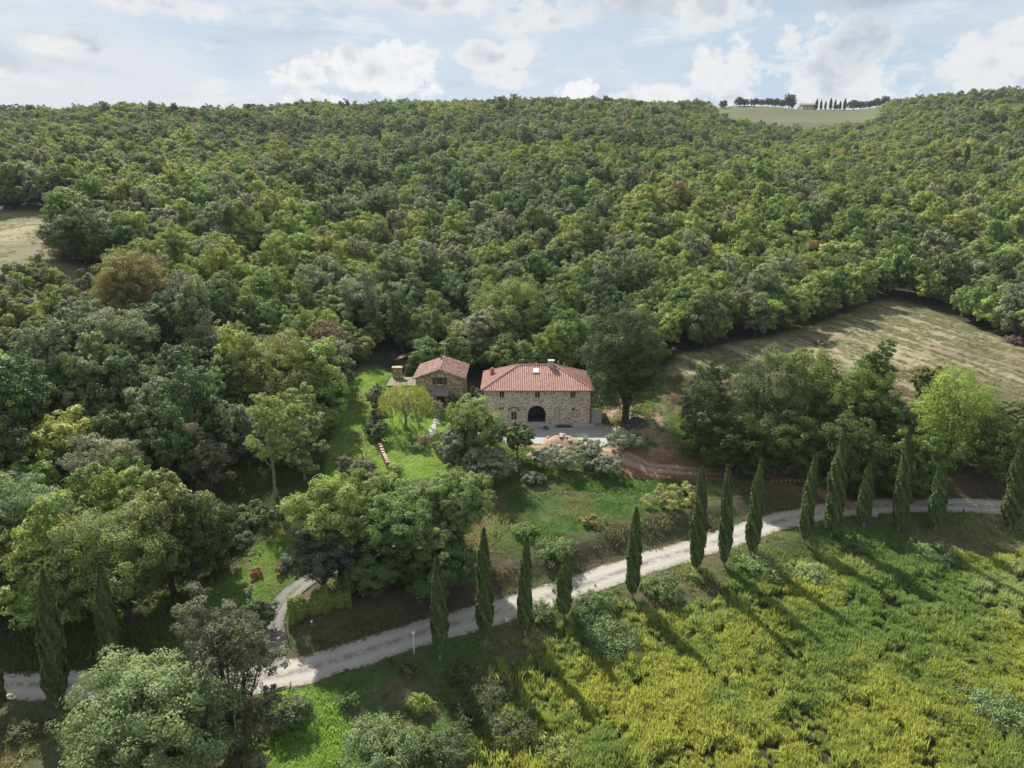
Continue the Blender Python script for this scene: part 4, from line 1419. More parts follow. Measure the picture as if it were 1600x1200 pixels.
small_tree('fruit_tree', 656, 676, 4.6, 3.6, (0.15, 0.16, 0.06), 'thin fruit tree right of the willow on the garden lawn', seed=101, nleaf=1800, gap=0.3, bark=M_BARK_PALE)
small_tree('fruit_tree', 682, 655, 3.2, 2.6, (0.12, 0.13, 0.06), 'small fruit tree near the stone path below the awning', seed=102, nleaf=1500)
small_tree('fruit_tree', 645, 700, 2.2, 1.8, (0.10, 0.13, 0.04), 'tiny fruit tree at the lower end of the garden lawn', seed=103, nleaf=1200)
small_tree('fruit_tree', 662, 703, 2.4, 2.0, (0.14, 0.12, 0.07), 'tiny brownish fruit tree above the brick wall end', seed=104, nleaf=1000)
small_tree('laurel_bush', 589, 640, 4.2, 3.2, (0.060, 0.072, 0.046), 'tall dark rounded bush at the garden corner left of the willow', 'shrub', 105, 6000, 0, 0.02, 0.11, 30)
small_tree('laurel_bush', 592, 664, 3.0, 2.6, (0.038, 0.055, 0.028), 'clipped dark bush in the middle of the garden hedge', 'shrub', 106, 5000, 0, 0.0, 0.10, 26)
small_tree('laurel_bush', 592, 690, 3.2, 2.6, (0.055, 0.080, 0.035), 'loose green bush at the lower end of the garden hedge', 'shrub', 107, 4500, 0.1, 0.0, 0.11, 26)
small_tree('laurel_bush', 579, 682, 2.2, 1.9, (0.045, 0.058, 0.034), 'low dark bush beside the fence posts', 'shrub', 108, 3000, 0.05, 0.0, 0.10, 20)
small_tree('laurel_bush', 568, 748, 3.0, 3.6, (0.085, 0.090, 0.062), 'grey bush at the foot of the garden, beside the brick wall', 'shrub', 109, 5000, 0.1, 0.0, 0.11, 26)
small_tree('laurel_bush', 541, 738, 2.4, 2.6, (0.075, 0.080, 0.055), 'grey bush left of the garden foot', 'shrub', 110, 3500, 0.1, 0.0, 0.11, 22)
small_tree('laurel_bush', 648, 590, 3.6, 3.6, (0.034, 0.050, 0.022), 'dark bush behind the annex roof of the cottage', 'shrub', 111, 5000, 0.05, 0.0, 0.12, 26)
small_tree('laurel_bush', 712, 640, 3.4, 2.6, (0.075, 0.085, 0.055), 'climbing bush against the right corner of the cottage', 'shrub', 112, 4000, 0.1, 0.0, 0.11, 24)
small_tree('laurel_bush', 740, 632, 3.0, 2.4, (0.10, 0.115, 0.08), 'silvery bush in the gap between cottage and farmhouse', 'shrub', 113, 3500, 0.1, 0.0, 0.11, 22)
small_tree('laurel_bush', 408, 982, 3.4, 3.2, (0.042, 0.058, 0.030), 'dark rounded bush beside the gate, right behind the dusky evergreen', 'shrub', 118, 6000, 0.05, 0.0, 0.10, 26)
small_tree('rose_bush', 400, 903, 1.1, 1.3, (0.17, 0.075, 0.05), 'reddish flowering bush on the shaded lawn, left one', 'shrub', 114, 1200, 0.1, 0.0, 0.08, 14)
small_tree('rose_bush', 439, 896, 1.1, 1.2, (0.10, 0.06, 0.045), 'dull red bush on the shaded lawn nearer the lane', 'shrub', 115, 1000, 0.1, 0.0, 0.08, 14)
small_tree('young_shrub', 390, 935, 1.5, 0.9, (0.11, 0.12, 0.08), 'young pale shrub at the lawn edge above the gate', 'shrub', 116, 700, 0.2, 0.1, 0.08, 12)
small_tree('young_shrub', 448, 887, 1.6, 1.6, (0.05, 0.075, 0.03), 'small green shrub on the lawn beside the lane', 'shrub', 117, 1500, 0.1, 0.0, 0.09, 14)


# ------------------------------------------------------------------ cypress row
def cypress_mesh(name, seed, H, Rr, n=9000, leaf=0.15):
    rng = np.random.default_rng(seed)
    t = rng.random(n) ** 0.85
    th = rng.uniform(0, 6.283, n)
    prof = np.minimum(1, 0.35 + 0.65 * (t / 0.16) ** 0.7) * np.clip(1 - t ** 3.2, 0, 1) ** 0.85
    prof = np.maximum(prof, 0.05 * (1 - t))
    lump = 1 + 0.20 * np.sin(th * 3 + seed + t * 9) * np.sin(t * 22 + seed * 2 + th) + 0.13 * np.sin(th * 7 + t * 41 + seed)
    # tongues of foliage that stand up from the surface
    tong = (np.sin(th * 9 + np.floor(t * 16) * 2.4 + seed) > 0.2) * 0.12
    r = Rr * prof * lump * (0.84 + 0.2 * rng.random(n) + tong)
    cz = 0.7 + (H - 0.7) * t
    sway = 0.12 * np.sin(t * 3 + seed)
    c = np.stack([r * np.cos(th) + sway * t, r * np.sin(th), cz], 1)
    nrm = np.stack([np.cos(th), np.sin(th), np.full(n, 0.25)], 1) + rng.normal(size=(n, 3)) * 0.4
    nrm /= np.linalg.norm(nrm, axis=1, keepdims=True)
    up = np.array([0, 0, 1.0]) + rng.normal(size=(n, 3)) * 0.28
    b = np.cross(nrm, up)
    b /= np.linalg.norm(b, axis=1, keepdims=True)
    tt = np.cross(b, nrm)
    s = (leaf * rng.uniform(0.6, 1.4, n))[:, None]
    V = np.stack([c + tt * s * 1.7, c + b * s * 0.5, c - tt * s * 1.1, c - b * s * 0.5], 1).reshape(-1, 3)
    return np_mesh(name, V, np.arange(4 * n).reshape(-1, 4), M_NEEDLE, np.clip(rng.random(n) * 0.7 + 0.15 * np.sin(th * 5 + t * 17) + 0.15, 0, 1))


CY = [  # base u, v, top u, v, width px, label
    (-4, 1118, -8, 1035, 26, 'stub of a cypress cut by the left edge of the picture'), (90, 1104, 72, 893, 38, 'cypress standing alone on the near side of the left road'),
    (172, 1052, 163, 880, 32, 'left-hand cypress beyond the road, right of the lone near one'), (687, 1030, 686, 873, 28, 'broad cypress right of the white post, first before the clump'),
    (758, 1005, 757, 828, 28, 'tall cypress before the right end of the clump, second from the white post'), (820, 991, 823, 840, 24, 'slim cypress third from the white post'),
    (881, 966, 883, 866, 26, 'short stout cypress with the gravel road behind it, below the slope'), (988, 934, 993, 795, 24, 'cypress standing alone below the yellowing bush'),
    (1087, 892, 1098, 732, 26, 'stout tall cypress at the left of a group of three'), (1131, 884, 1138, 729, 22, 'middle cypress of the group of three'), (1173, 868, 1192, 721, 24, 'right cypress of the group of three'),
    (1256, 848, 1275, 713, 22, 'slim cypress below the junction, left of the tallest'), (1298, 838, 1319, 671, 30, 'tallest and widest cypress in front of the junction'), (1349, 822, 1355, 727, 23, 'shortest cypress right of the junction'),
    (1403, 829, 1420, 668, 25, 'tall slim cypress between two short ones on the right'), (1461, 827, 1471, 723, 25, 'short cypress below the bright yellow-green tree'), (1577, 827, 1597, 694, 30, 'last cypress at the right edge'),
]
CY_POS = []
for k, (ub, vb, ut, vt, wpx, lab) in enumerate(CY):
    g = G(ub, vb)
    CY_POS.append((g.x, g.y))
    d = pix_dir(ut, vt)
    top = np.array([d[0], d[1], d[2]]) * (g.y / d[1])
    H = (CAMZ + top[2]) - g.z
    lean = math.atan2(top[0] - g.x, H)
    Rr = wpx / 2 / FPX * (g.y * CP + (CAMZ - g.z - H / 3) * SP) * 0.80
    t = empty('cypress_tree', g, lab, 'cypress', 'cypresses along the gravel road')
    t.rotation_euler = (0, lean * 0.75, 0)
    c = link('crown', cypress_mesh('cypress_crown', 200 + k, H, Rr, n=int(950 * H), leaf=0.15), t)
    c.color = (*jitter((0.044, 0.070, 0.023), random.Random(k), 0.10), 1)
    V, F = tube_np([(0, 0, -0.5), (0, 0, 0.5), (0.05, 0, H * 0.5), (0.1, 0, H * 0.85)], [0.2, 0.15, 0.1, 0.02], 7)
    link('trunk', np_mesh('cypress_trunk', V, F, M_BARK_PALE, smooth=True), t)

# ------------------------------------------------------------------ woodland: 300 nearest as trees of their own, the rest as one wood
def lod_set(n, nleaf, leaf, nblob, rb, seed0, material, gaps=(0.0, 0.08, 0.18)):
    out = []
    for k in range(n):
        s = seed0 + k
        rng = random.Random(s)
        rz = rng.uniform(3.3, 4.3)
        me, cen = crown_mesh('woodland_crown', s, rx=rng.uniform(2.9, 3.5), rz=rz - 0.5, zc=rz + rng.uniform(0.9, 1.8), nblob=nblob, rb=rb * rng.uniform(0.9, 1.1), leaf=leaf, nleaf=nleaf, gap=rng.choice(gaps), irregular=rng.uniform(0.20, 0.46), taper=rng.choice((0, 0, 0.2, 0.4)), material=material)
        tr = trunk_mesh('woodland_trunk', s, cen, r=0.26, top=rz * 1.9, fork=2.0, nlimb=9)
        out.append((me, tr))
    return out


SHRUBLAND = [(-150, 400), (95, 412), (175, 440), (165, 520), (60, 590), (-150, 620)]


def woodland():
    rng = np.random.default_rng(77)
    pts = []
    sp = 5.4
    Ymax = 860
    for j in range(int((Ymax - 52) / (sp * 0.866))):
        y = 52 + j * sp * 0.866
        xm = 0.80 * y + 25
        for x in np.arange(-xm, xm, sp):
            pts.append((x + (j % 2) * sp / 2, y))
    pts = np.array(pts)
    pts += rng.uniform(-2.1, 2.1, pts.shape)
    ex = np.stack([rng.uniform(-125, -55, 900), rng.uniform(96, 165, 900)], 1)      # low shrubs between the left clearing and the wood
    eu, ev = project(ex[:, 0], ex[:, 1], h_ground(ex[:, 0], ex[:, 1]))
    pts = np.concatenate([pts, ex[in_poly(eu, ev, SHRUBLAND)]])
    X, Y = pts[:, 0], pts[:, 1]
    ok = ~in_poly(X, Y, OPEN_P)
    ok &= ~in_poly(X, Y, CLEAR_L) & ~in_poly(X, Y, FARF_P)
    ok &= (poly_dist(X, Y, ROAD)[0] > 4.5)
    # nothing on top of the named trees or the houses
    for o in list(C.objects):
        if o.type == 'EMPTY' and o.get('category') in ('tree', 'shrub', 'shed', 'house'):
            rad = {'tree': 3.9, 'shrub': 2.2, 'shed': 4.5, 'house': 4.0}[o['category']]
            ok &= np.hypot(X - o.location.x, Y - o.location.y) > rad
    for o in list(C.objects):          # the trees one can tell apart in the picture are not buried by others before them
        if any(w in (o.get('label') or '') for w in ('golden-tinted', 'right corner of the left clearing', 'yellow-olive oak left')):
            ok &= ((X - o.location.x * 0.97) / 6.0) ** 2 + ((Y - o.location.y + 5.5) / 8.0) ** 2 > 1
    ok &= ~((X > -25) & (X < -5) & (Y > 112) & (Y < 131))
    X, Y = X[ok], Y[ok]
    Z = h_ground(X, Y)
    u, v = project(X, Y, Z + 8)
    v0 = project(X, Y, Z)[1]
    # drop trees whose top is hidden by the hill in front
    hid = np.zeros(len(X), bool)
    for f in np.linspace(0.55, 0.985, 16):
        zz = CAMZ + (Z + 9.5 - CAMZ) * f
        hid |= (h_ground(X * f, Y * f) + 5.5 > zz) & (Y * (1 - f) > 14)
    keep = ~hid & (u > -110) & (u < 1710) & (v < 1290)
    X, Y, Z, u, v, v0 = X[keep], Y[keep], Z[keep], u[keep], v[keep], v0[keep]
    n = len(X)
    # kinds follow patches of the hill
    names = list(PALETTE)
    pa = fbm(X, Y, 0.018, 3, 11)
    pb = fbm(X, Y, 0.05, 2, 31)
    r1 = rng.random(n)
    kind = np.full(n, 0)
    s = pa + (pb - 0.5) * 0.6 + (r1 - 0.5) * 0.55
    kind = np.where(s < 0.33, 4, np.where(s < 0.40, 3, np.where(s < 0.54, 0, np.where(s < 0.61, 1, np.where(s < 0.86, 2, 5)))))
    kind = np.where(rng.random(n) < 0.004, 6, kind)
    kind = np.where(rng.random(n) < 0.025, 5, kind)
    kind = np.where(rng.random(n) < 0.08, 3, kind)
    low = np.zeros(n, bool)           # only undergrowth in front of the two slender trees
    for o in list(C.objects):
        if any(w in (o.get('label') or '') for w in ('slender pale green', 'wider yellowish')):
            low |= ((X - o.location.x * 0.97) / 6.5) ** 2 + ((Y - o.location.y + 5.0) / 8.5) ** 2 < 1
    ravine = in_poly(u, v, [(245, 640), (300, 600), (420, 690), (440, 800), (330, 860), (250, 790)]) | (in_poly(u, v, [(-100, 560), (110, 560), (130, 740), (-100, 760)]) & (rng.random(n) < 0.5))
    kind = np.where(ravine, 4, kind)  # dark green crowns; in the ravine its deep shade is put into their colour
    sc = rng.uniform(0.62, 1.22, n) * np.where(kind == 3, 1.06, 1.0) * np.where(rng.random(n) < 0.07, 1.25, 1.0)
    shrubby = in_poly(u, v0, SHRUBLAND)
    kind = np.where(shrubby & (kind != 6), rng.choice([1, 3, 5, 3, 1, 2], n), kind)
    sc = np.where(shrubby, sc * np.where(v0 < 500, 0.30, 0.42), sc)
    sc = np.where(Y > 260, sc * 0.9, sc)
    sc = np.where(low, sc * 0.45, sc)
    left_dense = (Y < 110) & (X < -20) & ~low
    sc = np.where(left_dense, sc * 1.08, sc)
    zsc = sc * rng.uniform(0.85, 1.3, n)
    rot = rng.uniform(0, 6.283, n)
    base = np.array([PALETTE[k] for k in names])[kind]
    col = base * (1 + rng.uniform(-0.14, 0.14, (n, 1))) * (1 + rng.uniform(-0.05, 0.05, (n, 3)))
    dist = np.sqrt(X ** 2 + Y ** 2 + (Z - CAMZ) ** 2)
    big = sc / dist
    order = np.argsort(-big)
    NI = 300
    ind, rest = order[:NI], order[NI:]
    # --- individual trees
    sets = lod_set(12, 11500, 0.165, 34, 1.2, 300, M_LEAF)
    ind = ind[np.argsort(dist[ind])]
    seen = {}
    zones = []
    for i in ind:
        zones.append(zone_of(u[i], v[i], Y[i]))
    for i, zn in zip(ind, zones):
        seen.setdefault((names[kind[i]], zn), []).append(i)
    lab = {}
    for (cn, zn), ids in seen.items():
        ids = sorted(ids, key=lambda q: u[q])
        m = len(ids)
        for r, q in enumerate(ids):
            if m == 1:
                lab[q] = f'only {cn} crown {zn}'
            elif r == 0:
                lab[q] = f'leftmost {cn} crown {zn}'
            elif r == m - 1:
                lab[q] = f'rightmost {cn} crown {zn}'
            else:
                lab[q] = f'{ORD[r + 1]} {cn} crown from the left {zn}'
    kn = {0: 'oak_tree', 1: 'oak_tree', 2: 'oak_tree', 3: 'holm_oak', 4: 'holm_oak', 5: 'maple_tree', 6: 'maple_tree'}
    for q, i in enumerate(ind):
        me, tr = sets[int(rng.integers(0, len(sets)))]
        t = empty('hillside_shrub' if sc[i] < 0.45 else kn[int(kind[i])], (X[i], Y[i], Z[i] - 0.15), lab[i], 'shrub' if sc[i] < 0.45 else 'tree', 'trees of the wood on the slope', rz=float(rot[i]))
        t.scale = (sc[i], sc[i], zsc[i])
        c = link('crown', me, t)
        c.color = (*np.clip(col[i], 0, 1), 1)
        link('trunk', tr, t)
    # --- the far wood, one object
    far = lod_set(10, 3600, 0.27, 28, 1.25, 400, M_LEAF_I)
    objs = []
    for k, (me, tr) in enumerate(far):
        objs.append(bpy.data.objects.new('wood_source_%02d' % k, me))
    o = scatter('woodland', np.stack([X, Y, Z - 0.2], 1)[rest], np.stack([np.zeros(len(rest)), np.zeros(len(rest)), rot[rest]], 1), np.stack([sc, sc, zsc], 1)[rest], col[rest], rng.integers(0, len(objs), len(rest)), objs)
    tag(o, 'dense mixed oak wood covering the hillside up to the skyline', 'woodland', kind='stuff')
    print('WOOD', n, 'individuals', NI, 'range', dist[ind].max())


ORD = ['zeroth', 'first', 'second', 'third', 'fourth', 'fifth', 'sixth', 'seventh', 'eighth', 'ninth', 'tenth', 'eleventh', 'twelfth', 'thirteenth', 'fourteenth', 'fifteenth', 'sixteenth', 'seventeenth', 'eighteenth', 'nineteenth', 'twentieth'] + ['next'] * 60


def zone_of(u, v, Y):
    if u < 150:
        if v > 720:
            return 'in the left-edge wood above the road'
        if v > 560:
            return 'at the left edge in the mid wood'
        return 'on the left slope around the clearing'
    if u < 330:
        if v > 640:
            return 'in the wood behind the lone cypress pair'
        if v > 520:
            return 'below the golden oak'
        return 'above the golden oak'
    if u < 520:
        if v > 620:
            return 'in the ravine left of the garden lawn'
        if v > 500:
            return 'around the yellow-olive oak'
        return 'above the ravine mouth'
    if u < 760:
        return 'behind the cottage' if v > 490 else 'higher up over the cottage'
    if u < 940:
        return 'just behind the farmhouse' if v > 470 else 'higher up over the farmhouse'
    if u < 1100:
        return 'behind the big dark oak' if v > 470 else 'high over the big dark oak'
    if u < 1300:
        return 'left of the cleared slope' if v > 430 else 'above the cleared slope rim'
    if v > 560:
        return 'between cleared slope and road'
    return 'behind the top of the cleared slope' if u < 1460 else 'right of the cleared slope top'


def scatter(name, pos, rot, scl, col, idx, sources):
    """one object that instances the source meshes on its points (far wood, grass, weeds only)"""
    me = bpy.data.meshes.new(name)
    me.vertices.add(len(pos))
    me.vertices.foreach_set('co', np.ascontiguousarray(pos, np.float32).ravel())
    a = me.attributes.new('rot', 'FLOAT_VECTOR', 'POINT')
    a.data.foreach_set('vector', np.ascontiguousarray(rot, np.float32).ravel())
    a = me.attributes.new('scl', 'FLOAT_VECTOR', 'POINT')
    a.data.foreach_set('vector', np.ascontiguousarray(scl, np.float32).ravel())
    a = me.attributes.new('pick', 'INT', 'POINT')
    a.data.foreach_set('value', np.ascontiguousarray(idx, np.int32))
    a = me.attributes.new('tcol', 'FLOAT_COLOR', 'POINT')
    a.data.foreach_set('color', np.concatenate([col, np.ones((len(col), 1))], 1).astype(np.float32).ravel())
    col_ = bpy.data.collections.new(name + '_sources')
    for s in sources:
        col_.objects.link(s)
    ng = bpy.data.node_groups.new(name + '_nodes', 'GeometryNodeTree')
    ng.interface.new_socket('Geometry', in_out='INPUT', socket_type='NodeSocketGeometry')
    ng.interface.new_socket('Geometry', in_out='OUTPUT', socket_type='NodeSocketGeometry')
    N, L = ng.nodes, ng.links
    gi, go = N.new('NodeGroupInput'), N.new('NodeGroupOutput')
    ci = N.new('GeometryNodeCollectionInfo')
    ci.inputs['Collection'].default_value = col_
    ci.inputs['Separate Children'].default_value = True
    ci.inputs['Reset Children'].default_value = True
    iop = N.new('GeometryNodeInstanceOnPoints')

    def na(nm, ty):
        q = N.new('GeometryNodeInputNamedAttribute')
        q.data_type = ty
        q.inputs['Name'].default_value = nm
        return q.outputs['Attribute']
    L.new(gi.outputs[0], iop.inputs['Points'])
    L.new(ci.outputs[0], iop.inputs['Instance'])
    iop.inputs['Pick Instance'].default_value = True
    L.new(na('pick', 'INT'), iop.inputs['Instance Index'])
    L.new(na('rot', 'FLOAT_VECTOR'), iop.inputs['Rotation'])
    L.new(na('scl', 'FLOAT_VECTOR'), iop.inputs['Scale'])
    L.new(iop.outputs[0], go.inputs[0])
    o = link(name, me)
    md = o.modifiers.new('instances', 'NODES')
    md.node_group = ng
    return o


woodland()


# ------------------------------------------------------------------ weeds, grass
def tuft_mesh(name, seed, n, h, spread, wid, plume=0.0, material=None, lean=0.25, seg=2):
    rng = np.random.default_rng(seed)
    Vs, Fs, ti, o = [], [], [], 0
    for k in range(n):
        a, r = rng.uniform(0, 6.28), spread * math.sqrt(rng.random())
        b = np.array([r * math.cos(a), r * math.sin(a), -0.05])
        L = h * rng.uniform(0.6, 1.15)
        d = np.array([rng.normal(0, lean), rng.normal(0, lean), 1.0])
        d /= np.linalg.norm(d)
        s = np.cross(d, rng.normal(size=3))
        s /= np.linalg.norm(s)
        w = wid * rng.uniform(0.7, 1.3)
        prof = [(0, 0.35), (0.45, 1.0 + plume), (0.8, 0.75 + plume * 0.6), (1.0, 0.05)] if plume else [(0, 0.7), (0.5, 1.0), (1.0, 0.05)]
        m = len(prof)
        droop = np.array([rng.normal(0, 0.12), rng.normal(0, 0.12), -0.05]) * L
        for t, q in prof:
            c = b + d * L * t + droop * t * t
            Vs += [c - s * w * q, c + s * w * q]
        for j in range(m - 1):
            Fs.append((o + 2 * j, o + 2 * j + 1, o + 2 * j + 3, o + 2 * j + 2))
            ti.append(rng.random() * 0.6 + 0.4 * (j / (m - 1)))
        o += 2 * m
    return np_mesh(name, np.array(Vs), np.array(Fs), material or M_WEED, np.array(ti))


def cover():
    rng = np.random.default_rng(9)
    # --- tall yellow-green weeds filling the field
    N = 100000
    X = rng.uniform(-6, 92, N)
    Y = rng.uniform(36, 84, N)
    sd = poly_sdist(X, Y, FIELD_P) + (fbm(X, Y, 0.25, 3, 2) - 0.5) * 4
    hol = fbm(X, Y, 0.30, 3, 14)
    hol2 = fbm(X, Y, 0.09, 2, 15)
    k = ((sd < 0.3) | ((sd < 7) & (X < 14) & (rng.random(N) < 0.25 * (1 - sd / 7)))) & (fbm(X, Y, 1.15, 2, 33) * 0.55 + fbm(X, Y, 0.34, 2, 35) * 0.45 > 0.385)
    u, v = project(X, Y, X * 0 - 6)
    k &= (u < 1640) & (v < 1240)
    k &= np.min([np.hypot(X - cx, Y - cy) for cx, cy in CY_POS], axis=0) > 1.2
    X, Y, hol, hol2 = X[k], Y[k], hol[k], hol2[k]
    Z = h_ground(X, Y)
    n = len(X)
    src = [bpy.data.objects.new('weed_source_%d' % q, tuft_mesh('weed', 500 + q, 24, 0.88, 0.30, 0.021, 0.9, lean=0.10)) for q in range(5)]
    yel = sstep(fbm(X, Y, 0.13, 4, 23) + (rng.random(n) - 0.5) * 0.30, 0.36, 0.64)
    pale = sstep(fbm(X, Y, 0.07, 2, 41), 0.55, 0.68) * sstep(Y, 60, 72)
    c = np.array([0.082, 0.134, 0.036])[None] * (1 - yel[:, None]) + np.array([0.172, 0.200, 0.042])[None] * yel[:, None]
    c = c * (1 - pale[:, None] * 0.7) + np.array([0.16, 0.21, 0.09])[None] * pale[:, None] * 0.7
    c *= rng.uniform(0.8, 1.2, (n, 1))
    s = rng.uniform(0.75, 1.15, n) * (0.50 + 0.68 * sstep(hol * 0.5 + fbm(X, Y, 0.8, 2, 61) * 0.5, 0.34, 0.62))
    o = scatter('weeds', np.stack([X, Y, Z], 1), np.stack([rng.normal(0, 0.1, n), rng.normal(0, 0.1, n), rng.uniform(0, 6.28, n)], 1), np.stack([s, s, s * rng.uniform(0.9, 1.25, n)], 1), c, rng.integers(0, 5, n), src)
    tag(o, 'tall yellow-green weeds filling the field below the road', 'weeds', kind='stuff')
    # --- grass on verges, lawns and the slope
    N = 125000
    X = rng.uniform(-62, 75, N)
    Y = rng.uniform(40, 128, N)
    wood = ~in_poly(X, Y, OPEN_P) & (X < -6) & (Y < 112)
    k = in_poly(X, Y, OPEN_P) | wood
    dR, sR = poly_dist(X, Y, ROAD)
    dL, _ = poly_dist(X, Y, LANE)
    dD, _ = poly_dist(X, Y, DRIVE)
    k &= (dR > 2.0) & (dL > 1.35) & (dD > 1.8) & (poly_sdist(X, Y, YARD_P) > 0.3)
    k &= ~((X > -5.5) & (X < 14.5) & (Y > 107.5)) & ~((X > -22) & (X < -7.5) & (Y > 115.2))
    k &= poly_sdist(X, Y, FIELD_P) > -0.8
    u, v = project(X, Y, Y * 0 - 3)
    k &= (u > -40) & (u < 1640) & (v < 1240)
    n1 = fbm(X, Y, 0.22, 4, 2)
    lawn = (poly_sdist(X, Y, LAWN_P) < 0) | (poly_sdist(X, Y, LAWN2_P) < 0) | (poly_sdist(X, Y, BRIGHT_P) < 0)
    bank = (dR + (n1 - 0.5) * 1.5 < 6.8) & (sR > 0) & (X > -22)
    site = (X > 3) & (X < 26) & (Y > 97)
    clearR = poly_sdist(X, Y, CLEAR_R) < 0
    dens = np.where(lawn, 1.0, 0.75 * (1 - sstep(n1, 0.46, 0.62)) + 0.2)
    dens = np.where(bank, 0.40, dens)
    dens = np.where(site, 0.10 + 0.5 * (n1 < 0.42), dens)
    dens = np.where((dD < 4.5) & (X > 14), 0.08, dens)
    dens = np.where(wood, 0.75, dens)
    k &= rng.random(N) < dens
    X, Y, n1, lawn, bank, clearR, wood = X[k], Y[k], n1[k], lawn[k], bank[k], clearR[k], wood[k]
    Z = h_ground(X, Y)
    n = len(X)
    src = [bpy.data.objects.new('grass_source_%d' % q, tuft_mesh('grass_tuft', 600 + q, 22, 0.24, 0.30, 0.018, lean=0.5)) for q in range(4)]
    g = fbm(X, Y, 0.12, 3, 77)
    slope = poly_sdist(X, Y, SLOPE_P) < 0.5
    bright = (poly_sdist(X, Y, BRIGHT_P) < 0) | (poly_sdist(X, Y, LAWN_P) < 0)
    c = np.where(lawn[:, None], np.array([0.105, 0.175, 0.034]), np.array([0.080, 0.125, 0.032]))
    c = np.where(slope[:, None], np.array([0.046, 0.096, 0.022]), c)  # slope tufts darker green, with the slope's shade put into their colour
    c = np.where(bright[:, None], np.array([0.135, 0.225, 0.042]), c)
    dry = sstep(g, 0.48, 0.66)[:, None] * np.where(lawn | slope, 0.42, 0.8)[:, None]
    c = c * (1 - dry) + np.array([0.165, 0.145, 0.070]) * dry
    c = np.where((bank | clearR)[:, None], np.array([0.105, 0.085, 0.050]), c)
    c = np.where((bank & (rng.random(n) < 0.42))[:, None], np.array([0.075, 0.105, 0.035]), c)
    c = c * rng.uniform(0.8, 1.2, (n, 1))
    c = np.where(wood[:, None], np.array([0.060, 0.082, 0.030]), c)
    c = c * (0.72 + 0.6 * fbm(X, Y, 0.55, 3, 91))[:, None]
    s = rng.uniform(0.6, 1.5, n) * np.where(lawn, 0.85, 0.8 + 1.3 * sstep(fbm(X, Y, 0.35, 3, 92), 0.42, 0.66)) * np.where(bright & (Y < 60), 1.5, 1) * np.where(wood, 1.5, 1)
    o = scatter('grass', np.stack([X, Y, Z], 1), np.stack([rng.normal(0, 0.1, n), rng.normal(0, 0.1, n), rng.uniform(0, 6.28, n)], 1), np.stack([s, s, s], 1), c, rng.integers(0, 4, n), src)
    tag(o, 'rough green grass on the verges, lawns and slopes', 'grass', kind='stuff')
    # --- dry stubble rows on the cleared slopes
    N = 26000
    Pc = np.array(CLEAR_R)
    X = rng.uniform(Pc[:, 0].min(), Pc[:, 0].max(), N)
    Y = rng.uniform(Pc[:, 1].min(), Pc[:, 1].max(), N)
    k = in_poly(X, Y, CLEAR_R)
    rows = fbm((X * 0.94 + Y * 0.35) * 2.2, (X * 0.35 - Y * 0.94) * 0.22, 0.5, 3, 4)
    k &= rows > 0.46
    X, Y, rows = X[k], Y[k], rows[k]
    X2 = rng.uniform(-160, -80, 9000)
    Y2 = rng.uniform(130, 235, 9000)
    k2 = in_poly(X2, Y2, CLEAR_L) & (fbm(X2, Y2, 0.2, 3, 3) > 0.5)
    X, Y = np.concatenate([X, X2[k2]]), np.concatenate([Y, Y2[k2]])
    n = len(X)
    Z = h_ground(X, Y)
    gr = rng.random(n)[:, None]
    c = (np.array([0.090, 0.120, 0.048]) * (1 - gr) + np.array([0.16, 0.145, 0.085]) * gr) * rng.uniform(0.75, 1.2, (n, 1))
    s = rng.uniform(0.8, 1.8, n)
    src = [bpy.data.objects.new('stubble_source_%d' % q, tuft_mesh('stubble_tuft', 650 + q, 18, 0.28, 0.36, 0.022, lean=0.5)) for q in range(3)]
    o = scatter('stubble', np.stack([X, Y, Z], 1), np.stack([rng.normal(0, 0.1, n), rng.normal(0, 0.1, n), rng.uniform(0, 6.28, n)], 1), np.stack([s, s, s], 1), c, rng.integers(0, 3, n), src)
    tag(o, 'dry stubble and regrowth on the cleared hill slopes', 'stubble', kind='stuff')


cover()

